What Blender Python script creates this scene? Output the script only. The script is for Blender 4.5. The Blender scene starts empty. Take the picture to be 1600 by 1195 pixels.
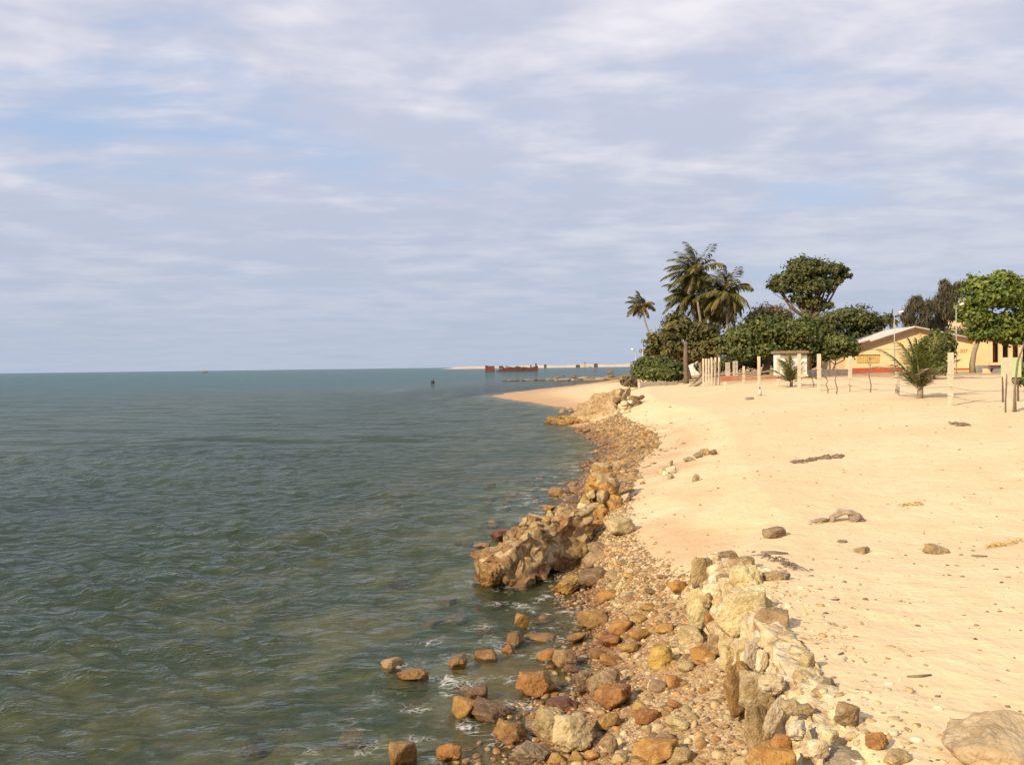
import bpy, bmesh, math, random
import numpy as np
from mathutils import Vector, Matrix, Euler

R = math.radians
scene = bpy.context.scene
COL = scene.collection
rng = np.random.default_rng(7)
random.seed(7)

# ------------------------------------------------------------------ camera
EYE = 3.2
FPX = 1508.0                      # focal length in photo pixels (1600 wide)
cam_data = bpy.data.cameras.new('camera')
cam_data.sensor_width = 36.0
cam_data.lens = 36.0 * FPX / 1600.0
cam_data.clip_start = 0.1
cam_data.clip_end = 60000.0
cam = bpy.data.objects.new('camera', cam_data)
COL.objects.link(cam)
PITCH, ROLL = -0.93, -0.73
CAM_ROT = Euler((R(90 + PITCH), 0, 0)).to_matrix() @ Matrix.Rotation(R(ROLL), 3, 'Z')
cam.matrix_world = Matrix.Translation((0, 0, EYE)) @ CAM_ROT.to_4x4()
scene.camera = cam

# ------------------------------------------------------------------ sky and sun
SUN_EL, SUN_AZ = 29.0, (-0.72, -0.69)      # towards the sun: behind the camera, to the left
world = bpy.data.worlds.new('World')
scene.world = world
world.use_nodes = True


class NT:
    """small helper to wire nodes"""
    def __init__(self, tree):
        self.t = tree
        tree.nodes.clear()

    def n(self, kind, ins=None, **props):
        nd = self.t.nodes.new(kind)
        for k, v in props.items():
            setattr(nd, k, v)
        for k, v in (ins or {}).items():
            s = nd.inputs[k]
            if isinstance(v, bpy.types.NodeSocket):
                self.t.links.new(v, s)
            else:
                s.default_value = v
        return nd

    def math(self, op, a, b=0.0, c=0.0, clamp=False):
        return self.n('ShaderNodeMath', {0: a, 1: b, 2: c}, operation=op, use_clamp=clamp).outputs[0]

    def mix(self, fac, a, b, blend='MIX'):
        nd = self.n('ShaderNodeMix', {0: fac, 6: a, 7: b}, data_type='RGBA', blend_type=blend)
        return nd.outputs[2]

    def ramp(self, fac, stops, interp='LINEAR'):
        nd = self.n('ShaderNodeValToRGB', {0: fac})
        cr = nd.color_ramp
        cr.interpolation = interp
        while len(cr.elements) < len(stops):
            cr.elements.new(0.5)
        for e, (p, c) in zip(cr.elements, stops):
            e.position = p
            e.color = c if len(c) == 4 else (*c, 1)
        return nd.outputs[0]

    def step(self, v, lo, hi):
        return self.n('ShaderNodeMapRange', {0: v, 1: lo, 2: hi, 3: 0.0, 4: 1.0},
                      interpolation_type='SMOOTHSTEP').outputs[0]

    def noise(self, vec, scale, detail=4.0, rough=0.5, dist=0.0, out=0):
        return self.n('ShaderNodeTexNoise', {'Vector': vec, 'Scale': scale, 'Detail': detail,
                                             'Roughness': rough, 'Distortion': dist}).outputs[out]


def build_world():
    w = NT(world.node_tree)
    sky = w.n('ShaderNodeTexSky', sky_type='NISHITA', sun_disc=False, sun_elevation=R(SUN_EL),
              sun_rotation=math.atan2(SUN_AZ[0], SUN_AZ[1]), altitude=0.0, air_density=1.0,
              dust_density=1.6, ozone_density=1.5)
    co = w.n('ShaderNodeTexCoord').outputs['Generated']
    sep = w.n('ShaderNodeSeparateXYZ', {0: co})
    z = w.math('MAXIMUM', sep.outputs[2], 0.0)
    zz = w.math('ADD', z, 0.09)
    px = w.math('DIVIDE', sep.outputs[0], zz)
    py = w.math('DIVIDE', sep.outputs[1], zz)
    plane = w.n('ShaderNodeCombineXYZ', {0: px, 1: py, 2: 0.0}).outputs[0]
    # soft cloud sheet, stretched along one wind direction
    m1 = w.n('ShaderNodeMapping', {0: plane, 1: (3.1, 1.7, 0), 2: (0, 0, R(-22)), 3: (0.80, 1.0, 1)}).outputs[0]
    m2 = w.n('ShaderNodeMapping', {0: plane, 1: (0.4, 5.2, 0), 2: (0, 0, R(-30)), 3: (0.80, 1.30, 1)}).outputs[0]
    big = w.noise(m1, 0.75, 5.0, 0.52, 0.35)
    mid = w.noise(m2, 2.1, 7.0, 0.56, 0.25)
    puffs = w.noise(plane, 2.6, 6.0, 0.55, 0.15)
    dens = w.math('ADD', w.math('MULTIPLY', big, 0.62), w.math('MULTIPLY', mid, 0.38))
    cover = w.step(dens, 0.31, 0.48)
    huge = w.noise(m1, 0.28, 3.0, 0.5, 0.2)
    light = w.math('ADD', w.math('MULTIPLY', mid, 0.30), w.math('MULTIPLY', puffs, 0.34))
    light = w.step(w.math('ADD', light, w.math('MULTIPLY', huge, 0.36)), 0.41, 0.61)
    k = 10.0
    shade = (0.43 * k, 0.45 * k, 0.55 * k, 1)
    bright = (0.70 * k, 0.67 * k, 0.70 * k, 1)
    cloud = w.mix(light, shade, bright)
    blue = w.mix(0.62, w.mix(1.0, sky.outputs[0], (1.25, 1.2, 1.25, 1), 'MULTIPLY'), (0.36 * k, 0.46 * k, 0.63 * k, 1))
    c = w.mix(w.math('MULTIPLY', cover, 0.93), blue, cloud)
    haze = w.math('SUBTRACT', 1.0, w.step(z, -0.02, 0.30))
    c = w.mix(w.math('MULTIPLY', haze, 0.92), c, (0.335 * k, 0.39 * k, 0.49 * k, 1))
    bg = w.n('ShaderNodeBackground', {0: c, 1: 0.1})
    out = w.n('ShaderNodeOutputWorld', {0: bg.outputs[0]})


build_world()

sun_data = bpy.data.lights.new('sun', 'SUN')
sun_data.energy = 4.6
sun_data.angle = R(0.6)
sun_data.color = (1.0, 0.83, 0.60)
sun = bpy.data.objects.new('sun', sun_data)
COL.objects.link(sun)
_a = Vector((SUN_AZ[0], SUN_AZ[1], 0)).normalized() * math.cos(R(SUN_EL))
SUN_DIR = Vector((_a.x, _a.y, math.sin(R(SUN_EL))))
sun.rotation_euler = SUN_DIR.to_track_quat('Z', 'Y').to_euler()
sun.location = SUN_DIR * 60

scene.view_settings.view_transform = 'Standard'
scene.view_settings.look = 'None'
scene.view_settings.gamma = 1.0
scene.view_settings.use_curve_mapping = False
scene.view_settings.exposure = 0.42
scene.render.engine = 'CYCLES'
scene.cycles.use_denoising = True
scene.cycles.max_bounces = 5
scene.cycles.transparent_max_bounces = 12
scene.cycles.caustics_reflective = False
scene.cycles.caustics_refractive = False
scene.cycles.sample_clamp_indirect = 4.0
scene.cycles.sample_clamp_direct = 8.0

# ------------------------------------------------------------------ numpy noise
def _hash(ix, iy, iz):
    n = (ix.astype(np.int64) * 374761393 + iy.astype(np.int64) * 668265263 + iz.astype(np.int64) * 2147483647) & 0xFFFFFFFF
    n = ((n ^ (n >> 13)) * 1274126177) & 0xFFFFFFFF
    n = ((n ^ (n >> 16)) * 2246822519) & 0xFFFFFFFF
    n = n ^ (n >> 15)
    return (n & 0xFFFFFF) / float(0xFFFFFF) * 2.0 - 1.0


def vnoise(p):
    p = np.asarray(p, float)
    i = np.floor(p)
    f = p - i
    u = f * f * (3 - 2 * f)
    r = 0.0
    for dx in (0, 1):
        wx = u[..., 0] if dx else 1 - u[..., 0]
        for dy in (0, 1):
            wy = u[..., 1] if dy else 1 - u[..., 1]
            for dz in (0, 1):
                wz = u[..., 2] if dz else 1 - u[..., 2]
                r = r + wx * wy * wz * _hash(i[..., 0] + dx, i[..., 1] + dy, i[..., 2] + dz)
    return r


def fbm(p, oct=4, gain=0.5):
    p = np.asarray(p, float)
    a, s, t = 1.0, 0.0, 0.0
    for k in range(oct):
        s = s + a * vnoise(p * (2.0 ** k) + k * 17.3)
        t += a
        a *= gain
    return s / t


def fbm2(x, y, sc, oct=4, seed=0.0):
    return fbm(np.stack([x * sc + seed, y * sc - seed, np.full_like(x, seed * 1.7)], -1), oct)


def cells(p):
    """distance to the nearest and second nearest of jittered lattice points"""
    p = np.asarray(p, float)
    i = np.floor(p)
    f1 = np.full(p.shape[:-1], 9.0)
    f2 = np.full(p.shape[:-1], 9.0)
    for dx in (-1, 0, 1):
        for dy in (-1, 0, 1):
            for dz in (-1, 0, 1):
                c = i + np.array([dx, dy, dz])
                j = np.stack([_hash(c[..., 0] + k, c[..., 1] + 2 * k, c[..., 2] + 3 * k) for k in (7, 31, 57)], -1) * 0.42 + 0.5
                d = np.linalg.norm(c + j - p, axis=-1)
                f2 = np.minimum(f2, np.maximum(d, f1))
                f1 = np.minimum(f1, d)
    return f1, f2


# ------------------------------------------------------------------ the lie of the land
# stations along the shore (metres ahead): waterline x, inner edge of stones x / z,
# top of the bank x offset / z, height of the sand far inland
ST = np.array([
    # y     xw     xs     zs    du    zu    zf
    [-30, -3.0,   1.0,  0.70, 0.50, 1.10, 1.20],
    [2,   -1.2,   1.54, 0.70, 0.22, 1.12, 1.25],
    [6,   -0.55,  1.74, 0.66, 0.18, 1.12, 1.28],
    [7.7, -0.05,  1.86, 0.62, 0.18, 1.12, 1.30],
    [8.4,  0.20,  1.92, 0.60, 0.18, 1.12, 1.30],
    [9.6,  0.64,  2.02, 0.56, 0.18, 1.10, 1.32],
    [10.6, 0.85,  2.04, 0.54, 0.30, 1.04, 1.34],
    [11.6, 0.98,  1.80, 0.52, 1.10, 1.00, 1.38],
    [13,   1.08,  1.55, 0.48, 2.20, 1.02, 1.42],
    [15,   0.95,  1.45, 0.50, 2.50, 1.08, 1.46],
    [19,   1.20,  1.98, 0.55, 2.70, 1.12, 1.50],
    [25,   1.80,  3.05, 0.62, 2.60, 1.16, 1.60],
    [30,   2.60,  4.35, 0.66, 2.40, 1.22, 1.70],
    [34,   3.40,  4.80, 0.64, 2.40, 1.26, 1.75],
    [38,   3.70,  5.00, 0.60, 2.60, 1.30, 1.76],
    [47,   3.50,  5.00, 0.60, 2.20, 1.35, 1.78],
    [55,   3.20,  5.60, 0.70, 2.20, 1.42, 1.90],
    [66,   4.60,  6.80, 0.60, 2.60, 1.45, 2.05],
    [75,   4.20,  7.60, 0.50, 3.00, 1.42, 2.05],
    [83,   2.20,  7.80, 0.48, 3.50, 1.45, 2.10],
    [93,   0.00,  8.00, 0.50, 5.00, 1.50, 2.10],
    [107, -2.30,  9.00, 0.50, 6.00, 1.50, 2.15],
    [121,  0.00, 11.00, 0.50, 6.00, 1.50, 2.20],
    [138,  4.60, 14.00, 0.50, 6.00, 1.50, 2.20],
    [179, 15.4,  22.0,  0.60, 6.00, 1.50, 2.30],
    [205, 21.0,  27.0,  0.70, 6.00, 1.50, 2.40],
    [260, 28.0,  36.0,  0.70, 8.00, 1.60, 2.50],
    [330, 42.0,  52.0,  0.80, 8.00, 1.70, 2.60],
    [600, 140.0, 155., 0.80, 20.0, 1.80, 2.80],
    [1200, 420., 450., 0.90, 30.0, 2.00, 3.00],
    [25000, 12000., 12100., 1.0, 100., 2.5, 3.5]])


MOUNDS = []


def profile(x, y):
    g = [np.interp(y, ST[:, 0], ST[:, k]) for k in range(1, 7)]
    xw, xs, zs, du, zu, zf = g
    wob = fbm2(y, y * 0.3, 0.45, 3, 3.0) * np.clip(y * 0.012, 0.06, 2.0)
    xw = xw + wob
    d = xw - x
    dd = np.maximum(d, 0)
    sea = -np.minimum((0.05 * dd + 0.036 * dd * dd) / (1 + 0.26 * dd), 6.0)
    xs = np.maximum(xs, xw + 0.3)
    z1 = zs * (x - xw) / (xs - xw)
    z2 = zs + (zu - zs) * np.clip((x - xs) / du, 0, 1) ** 0.85
    t = np.clip((x - xs - du) / 12.0, 0, 1)
    z3 = zu + (zf - zu) * (t * t * (3 - 2 * t))
    h = np.where(x < xw, sea, np.where(x < xs, z1, np.where(x < xs + du, z2, z3)))
    return h, xw, xs, du


def ground_z(x, y, fine=True):
    x = np.asarray(x, float)
    y = np.asarray(y, float)
    h, xw, xs, du = profile(x, y)
    # the low rocky spit that runs out behind the sandy point
    sp = np.exp(-((y - 221 - 3 * np.sin(x * 0.3)) / 5.0) ** 2) * np.clip((x + 4) / 16, 0, 1)
    h = np.maximum(h, np.where((x < 40) & (sp > 0.05), -0.5 + sp * (0.85 + 0.35 * fbm2(x, y, 0.5, 3, 9.0)), -9.0))
    for mx, my, mr in MOUNDS:            # shoals of shingle round the stones that break the surface
        h = np.maximum(h, -0.05 - 0.22 * ((x - mx) ** 2 + (y - my) ** 2) / (mr * mr))
    if fine:
        near = np.clip(1.0 - (y - 40) / 160.0, 0.0, 1.0)
        land = np.clip((x - xs) / 1.5, 0, 1)
        shore = np.clip((x - xw + 3.0) / 3.0, 0, 1)
        h = h + land * (0.05 * fbm2(x, y, 0.22, 3, 1.0) + near * (0.022 * fbm2(x, y, 1.6, 3, 2.0)))
        h = h + shore * near * 0.016 * fbm2(x, y, 4.0, 2, 4.0)
        h = h + np.where(x < xw, 0.16 * fbm2(x, y, 0.7, 4, 6.0) * np.clip((xw - x) / 2.5, 0, 1), 0)
        # a faint wave-cut step across the dry sand
        ys = 20.5 - 0.12 * (x - 8) + 0.5 * np.sin(x * 0.6)
        h = h + land * 0.07 * np.clip((x - 5) / 3, 0, 1) * (1 / (1 + np.exp((y - ys) * -2.5)))
    return h


def gz(x, y):
    return float(ground_z(np.array([x]), np.array([y]))[0])


def ray(px, py):
    d = CAM_ROT @ Vector(((px - 800) / FPX, -(py - 597.5) / FPX, -1.0))
    return d / d.y


def at(px, py, D):
    """point on the sight line of a photo pixel, D metres ahead"""
    d = ray(px, py)
    return Vector((0, 0, EYE)) + d * D


_T = np.geomspace(2.5, 900, 6000)


def on_ground(px, py, water=True):
    d = ray(px, py)
    x, y, z = d.x * _T, _T, EYE + d.z * _T
    h = ground_z(x, y)
    if water:
        h = np.maximum(h, 0)
    i = np.argmax(z <= h)
    return Vector((float(x[i]), float(y[i]), float(h[i])))


def foot(px, D):
    """ground point in the column of a photo pixel, D metres ahead"""
    p = at(px, 600, D)
    return Vector((p.x, D, gz(p.x, D)))


# ------------------------------------------------------------------ mesh helpers
def mesh_np(name, verts, faces, smooth=False):
    verts = np.asarray(verts, np.float32)
    faces = np.asarray(faces, np.int32)
    me = bpy.data.meshes.new(name)
    n, k = faces.shape
    me.vertices.add(len(verts))
    me.vertices.foreach_set('co', verts.ravel())
    me.loops.add(n * k)
    me.loops.foreach_set('vertex_index', faces.ravel())
    me.polygons.add(n)
    me.polygons.foreach_set('loop_start', np.arange(0, n * k, k, dtype=np.int32))
    try:
        me.polygons.foreach_set('loop_total', np.full(n, k, np.int32))
    except Exception:
        pass
    me.polygons.foreach_set('use_smooth', np.full(n, smooth, bool))
    me.update(calc_edges=True)
    me.validate()
    return me


def attr(me, name, data, kind='FLOAT'):
    a = me.attributes.new(name, kind, 'POINT')
    if kind == 'FLOAT':
        a.data.foreach_set('value', np.asarray(data, np.float32).ravel())
    else:
        d = np.asarray(data, np.float32)
        if d.shape[1] == 3:
            d = np.concatenate([d, np.ones((len(d), 1), np.float32)], 1)
        a.data.foreach_set('color', d.ravel())


def link(name, me, mat=None, parent=None, label=None, cat=None, group=None, kind=None, loc=None, rot=None, scale=None):
    o = bpy.data.objects.new(name, me)
    COL.objects.link(o)
    if mat is not None and me is not None and not me.materials:
        me.materials.append(mat)
    if parent is not None:
        o.parent = parent
    if loc is not None:
        o.location = loc
    if rot is not None:
        o.rotation_euler = rot
    if scale is not None:
        o.scale = scale
    for k, v in (('label', label), ('category', cat), ('group', group), ('kind', kind)):
        if v:
            o[k] = v
    return o


class MB:
    """collects simple solids into one mesh"""
    def __init__(self):
        self.v, self.f = [], []

    def add(self, vs, fs):
        b = len(self.v)
        self.v += [tuple(p) for p in vs]
        self.f += [tuple(i + b for i in q) for q in fs]

    def box(self, c, s, rot=None):
        c, h = Vector(c), Vector(s) / 2
        m = rot if rot is not None else Matrix.Identity(3)
        vs = [c + m @ Vector((h.x * a, h.y * b, h.z * d)) for a in (-1, 1) for b in (-1, 1) for d in (-1, 1)]
        self.add(vs, [(0, 1, 3, 2), (4, 6, 7, 5), (0, 4, 5, 1), (2, 3, 7, 6), (0, 2, 6, 4), (1, 5, 7, 3)])
        return self

    def tube(self, pts, rad, seg=8, cap=True):
        pts = [Vector(p) for p in pts]
        rad = rad if isinstance(rad, (list, tuple)) else [rad] * len(pts)
        vs, fs = [], []
        for i, p in enumerate(pts):
            t = (pts[min(i + 1, len(pts) - 1)] - pts[max(i - 1, 0)]).normalized()
            a = t.cross(Vector((0, 1, 0)) if abs(t.y) < 0.9 else Vector((1, 0, 0))).normalized()
            b = t.cross(a)
            for k in range(seg):
                an = 2 * math.pi * k / seg
                vs.append(p + (a * math.cos(an) + b * math.sin(an)) * rad[i])
        for i in range(len(pts) - 1):
            for k in range(seg):
                k2 = (k + 1) % seg
                fs.append((i * seg + k, i * seg + k2, (i + 1) * seg + k2, (i + 1) * seg + k))
        if cap:
            fs.append(tuple(range(seg))[::-1])
            fs.append(tuple((len(pts) - 1) * seg + k for k in range(seg)))
        self.add(vs, fs)
        return self

    def prism(self, outline, y0, y1):
        """outline of (x, z) points, extruded along y"""
        n = len(outline)
        vs = [(x, y0, z) for x, z in outline] + [(x, y1, z) for x, z in outline]
        fs = [tuple(range(n))[::-1], tuple(range(n, 2 * n))]
        fs += [(i, (i + 1) % n, n + (i + 1) % n, n + i) for i in range(n)]
        self.add(vs, fs)
        return self

    def mesh(self, name, smooth=False, bevel=0.0):
        me = bpy.data.meshes.new(name)
        me.from_pydata(self.v, [], self.f)
        bm = bmesh.new()
        bm.from_mesh(me)
        bmesh.ops.recalc_face_normals(bm, faces=bm.faces)
        if bevel:
            bmesh.ops.bevel(bm, geom=bm.edges[:], offset=bevel, segments=1, affect='EDGES')
        bm.to_mesh(me)
        bm.free()
        for p in me.polygons:
            p.use_smooth = smooth
        return me

    def build(self, name, mat, parent=None, smooth=False, bevel=0.0, **kw):
        return link(name, self.mesh(name, smooth, bevel), mat, parent, **kw)


# ------------------------------------------------------------------ materials
def new_mat(name):
    m = bpy.data.materials.new(name)
    m.use_nodes = True
    return m, NT(m.node_tree)


def finish(nt, shader, disp=None):
    nt.n('ShaderNodeOutputMaterial', {0: shader})


def simple(name, c1, c2=None, scale=3.0, rough=0.85, bump=0.3, bscale=None, metal=0.0):
    m, t = new_mat(name)
    co = t.n('ShaderNodeTexCoord').outputs['Object']
    c2 = c2 or tuple(v * 0.75 for v in c1)
    n1 = t.noise(co, scale, 6, 0.6)
    col = t.mix(t.step(n1, 0.35, 0.68), (*c1, 1), (*c2, 1))
    n2 = t.noise(co, bscale or scale * 4, 5, 0.6)
    bp = t.n('ShaderNodeBump', {'Strength': bump, 'Distance': 0.05, 'Height': n2})
    p = t.n('ShaderNodeBsdfPrincipled', {'Base Color': col, 'Roughness': rough, 'Metallic': metal, 'Normal': bp.outputs[0]})
    finish(t, p.outputs[0])
    return m


def rock_mat(name, c1, c2, c3, bump=0.9):
    m, t = new_mat(name)
    tc = t.n('ShaderNodeTexCoord')
    geo = t.n('ShaderNodeNewGeometry')
    oi = t.n('ShaderNodeObjectInfo')
    pos = geo.outputs['Position']
    seed = t.math('MULTIPLY', oi.outputs['Random'], 37.0)
    co = t.n('ShaderNodeVectorMath', {0: pos, 1: t.n('ShaderNodeCombineXYZ', {0: seed, 1: seed, 2: seed}).outputs[0]}).outputs[0]
    n1 = t.noise(co, 4.5, 7, 0.62)
    n2 = t.noise(co, 15.0, 6, 0.65)
    n3 = t.noise(co, 55.0, 4, 0.6)
    col = t.mix(t.step(n1, 0.36, 0.62), (*c1, 1), (*c2, 1))
    col = t.mix(t.math('MULTIPLY', t.step(n2, 0.47, 0.68), 0.75), col, (*c3, 1))
    col = t.mix(t.math('MULTIPLY', t.step(n3, 0.55, 0.72), 0.35), col, tuple(v * 0.45 for v in c2) + (1,))
    # object to object variation
    hs = t.n('ShaderNodeHueSaturation', {'Hue': t.math('ADD', 0.49, t.math('MULTIPLY', oi.outputs['Random'], 0.02)),
                                         'Saturation': 1.0,
                                         'Value': t.math('ADD', 0.72, t.math('MULTIPLY', oi.outputs['Random'], 0.32)),
                                         'Color': col})
    col = hs.outputs[0]
    # stone below the splash line is wet: deeper colour and a sheen
    zc = t.n('ShaderNodeSeparateXYZ', {0: pos}).outputs[2]
    wet = t.math('SUBTRACT', 1.0, t.step(t.math('ADD', zc, t.math('MULTIPLY', t.math('SUBTRACT', n1, 0.5), 0.25)), 0.06, 0.30))
    col = t.mix(t.math('MULTIPLY', wet, 0.8), col, t.mix(1.0, col, (0.62, 0.46, 0.30, 1), 'MULTIPLY'))
    rough = t.math('SUBTRACT', 0.92, t.math('MULTIPLY', wet, 0.62))
    hgt = t.math('ADD', t.math('MULTIPLY', n2, 1.0), t.math('MULTIPLY', n3, 0.45))
    bp = t.n('ShaderNodeBump', {'Strength': bump, 'Distance': 0.04, 'Height': hgt})
    p = t.n('ShaderNodeBsdfPrincipled', {'Base Color': col, 'Roughness': rough, 'Normal': bp.outputs[0]})
    finish(t, p.outputs[0])
    return m


ROCK = {
    'cream': rock_mat('rock_cream', (0.60, 0.47, 0.24), (0.40, 0.28, 0.12), (0.66, 0.56, 0.36)),
    'white': rock_mat('rock_white', (0.70, 0.58, 0.39), (0.52, 0.39, 0.21), (0.76, 0.67, 0.50)),
    'tan': rock_mat('rock_tan', (0.46, 0.32, 0.15), (0.27, 0.175, 0.075), (0.55, 0.43, 0.25)),
    'ochre': rock_mat('rock_ochre', (0.47, 0.29, 0.075), (0.27, 0.15, 0.04), (0.56, 0.40, 0.15)),
    'orange': rock_mat('rock_orange', (0.45, 0.225, 0.055), (0.28, 0.125, 0.035), (0.52, 0.32, 0.12)),
    'red': rock_mat('rock_red', (0.27, 0.12, 0.055), (0.16, 0.07, 0.035), (0.36, 0.20, 0.09)),
    'brown': rock_mat('rock_brown', (0.26, 0.16, 0.075), (0.14, 0.085, 0.04), (0.38, 0.27, 0.13)),
    'grey': rock_mat('rock_grey', (0.36, 0.285, 0.18), (0.21, 0.16, 0.10), (0.46, 0.38, 0.25)),
}


def rubble_mat(name, scale, pal, crev=0.5):
    """lime mortar with stones of several colours bedded in it"""
    m, t = new_mat(name)
    pos = t.n('ShaderNodeNewGeometry').outputs['Position']
    wob = t.n('ShaderNodeVectorMath', {0: t.noise(pos, 6.0, 3, 0.6, 0.0, 1), 3: 0.12}, operation='SCALE').outputs[0]
    p2 = t.n('ShaderNodeVectorMath', {0: pos, 1: wob}).outputs[0]
    vc = t.n('ShaderNodeTexVoronoi', {'Vector': p2, 'Scale': scale, 'Randomness': 1.0}).outputs
    rnd = t.n('ShaderNodeSeparateColor', {0: vc['Color']}).outputs[0]
    col = t.ramp(rnd, [(i / len(pal), c) for i, c in enumerate(pal)], 'CONSTANT')
    n1 = t.noise(pos, 9.0, 6, 0.65)
    n2 = t.noise(pos, 42.0, 4, 0.65)
    col = t.mix(t.step(n1, 0.40, 0.66), col, t.mix(1.0, col, (0.62, 0.55, 0.46, 1), 'MULTIPLY'))
    col = t.mix(t.math('MULTIPLY', t.step(n2, 0.54, 0.70), crev), col, (0.16, 0.10, 0.05, 1))
    zc = t.n('ShaderNodeSeparateXYZ', {0: pos}).outputs[2]
    wet = t.math('SUBTRACT', 1.0, t.step(t.math('ADD', zc, t.math('MULTIPLY', t.math('SUBTRACT', n1, 0.5), 0.3)), 0.05, 0.28))
    col = t.mix(t.math('MULTIPLY', wet, 0.85), col, t.mix(1.0, col, (0.50, 0.36, 0.16, 1), 'MULTIPLY'))
    bp = t.n('ShaderNodeBump', {'Strength': 0.9, 'Distance': 0.05, 'Height': t.math('ADD', n1, t.math('MULTIPLY', n2, 0.5))})
    p = t.n('ShaderNodeBsdfPrincipled', {'Base Color': col, 'Roughness': t.math('SUBTRACT', 0.93, t.math('MULTIPLY', wet, 0.45)), 'Normal': bp.outputs[0]})
    finish(t, p.outputs[0])
    return m


ROCK['rubble'] = rubble_mat('rubble', 7.0, [(0.38, 0.26, 0.12), (0.30, 0.19, 0.08), (0.44, 0.32, 0.16), (0.29, 0.16, 0.06), (0.35, 0.23, 0.10), (0.48, 0.37, 0.21)])
ROCK['sandstone'] = rock_mat('rock_sandstone', (0.58, 0.45, 0.25), (0.42, 0.31, 0.16), (0.64, 0.53, 0.33), 0.7)
ROCK['pale_rubble'] = rubble_mat('pale_rubble', 8.0, [(0.70, 0.57, 0.36), (0.64, 0.50, 0.29), (0.74, 0.65, 0.48), (0.57, 0.42, 0.22), (0.68, 0.56, 0.36)], 0.35)
ROCK['far_rubble'] = rubble_mat('far_rubble', 2.6, [(0.46, 0.34, 0.19), (0.38, 0.27, 0.14), (0.50, 0.38, 0.22), (0.42, 0.29, 0.14), (0.45, 0.33, 0.18)], 0.5)


def attr_mat(name, rough=0.9, wet=True):
    m, t = new_mat(name)
    col = t.n('ShaderNodeAttribute', attribute_name='col').outputs['Color']
    pos = t.n('ShaderNodeNewGeometry').outputs['Position']
    n = t.noise(pos, 40.0, 3, 0.6)
    col = t.mix(t.math('MULTIPLY', t.step(n, 0.45, 0.7), 0.4), col, t.mix(1.0, col, (0.5, 0.45, 0.4, 1), 'MULTIPLY'))
    r = rough
    if wet:
        zc = t.n('ShaderNodeSeparateXYZ', {0: pos}).outputs[2]
        w = t.math('SUBTRACT', 1.0, t.step(zc, 0.06, 0.28))
        col = t.mix(t.math('MULTIPLY', w, 0.8), col, t.mix(1.0, col, (0.6, 0.46, 0.32, 1), 'MULTIPLY'))
        r = t.math('SUBTRACT', rough, t.math('MULTIPLY', w, 0.55))
    p = t.n('ShaderNodeBsdfPrincipled', {'Base Color': col, 'Roughness': r})
    finish(t, p.outputs[0])
    return m


PEBBLE = attr_mat('pebble')
DEBRIS = attr_mat('debris', wet=False)


def ground_mat():
    m, t = new_mat('beach_sand')
    pos = t.n('ShaderNodeNewGeometry').outputs['Position']
    peb = t.n('ShaderNodeAttribute', attribute_name='pebble').outputs['Fac']
    damp = t.n('ShaderNodeAttribute', attribute_name='damp').outputs['Fac']
    soil = t.n('ShaderNodeAttribute', attribute_name='soil').outputs['Fac']
    sea = t.n('ShaderNodeAttribute', attribute_name='seabed').outputs['Fac']
    a = t.noise(pos, 0.35, 5, 0.55)
    b = t.noise(pos, 3.0, 6, 0.6)
    c = t.noise(pos, 26.0, 5, 0.65)
    d = t.noise(pos, 120.0, 3, 0.6)
    sand = t.mix(t.step(a, 0.35, 0.65), (0.66, 0.485, 0.27, 1), (0.70, 0.53, 0.315, 1))
    sand = t.mix(t.math('MULTIPLY', t.step(b, 0.46, 0.70), 0.45), sand, (0.58, 0.405, 0.20, 1))
    sand = t.mix(t.math('MULTIPLY', t.step(c, 0.58, 0.74), 0.35), sand, (0.40, 0.27, 0.14, 1))
    sand = t.mix(t.math('MULTIPLY', t.step(d, 0.60, 0.75), 0.4), sand, (0.30, 0.21, 0.12, 1))
    grit = t.mix(t.step(c, 0.40, 0.62), (0.50, 0.37, 0.20, 1), (0.27, 0.17, 0.08, 1))
    grit = t.mix(t.math('MULTIPLY', t.step(b, 0.45, 0.6), 0.5), grit, (0.36, 0.20, 0.08, 1))
    col = t.mix(peb, sand, grit)
    col = t.mix(t.math('MULTIPLY', damp, 0.85), col, t.mix(1.0, col, (0.66, 0.48, 0.34, 1), 'MULTIPLY'))
    col = t.mix(soil, col, t.mix(t.step(b, 0.4, 0.6), (0.40, 0.25, 0.12, 1), (0.30, 0.17, 0.08, 1)))
    weed = t.noise(pos, 0.55, 6, 0.62, 0.4)
    bed = t.mix(t.step(weed, 0.40, 0.54), (0.27, 0.20, 0.09, 1), (0.050, 0.066, 0.016, 1))
    bed = t.mix(t.math('MULTIPLY', t.step(b, 0.5, 0.65), 0.6), bed, (0.20, 0.12, 0.05, 1))
    col = t.mix(sea, col, bed)
    foot_n = t.noise(pos, 5.5, 3, 0.5)
    vor = t.noise(pos, 11.0, 1, 0.5)
    hgt = t.math('ADD', t.math('MULTIPLY', foot_n, 0.9), t.math('MULTIPLY', c, 0.22))
    hgt = t.math('ADD', hgt, t.math('MULTIPLY', vor, 0.6))
    hgt = t.math('ADD', hgt, t.math('MULTIPLY', d, 0.06))
    bp = t.n('ShaderNodeBump', {'Strength': 0.4, 'Distance': 0.05, 'Height': hgt})
    p = t.n('ShaderNodeBsdfPrincipled', {'Base Color': col, 'Roughness': t.math('SUBTRACT', 0.95, t.math('MULTIPLY', damp, 0.35)),
                                         'Normal': bp.outputs[0]})
    finish(t, p.outputs[0])
    return m


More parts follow.
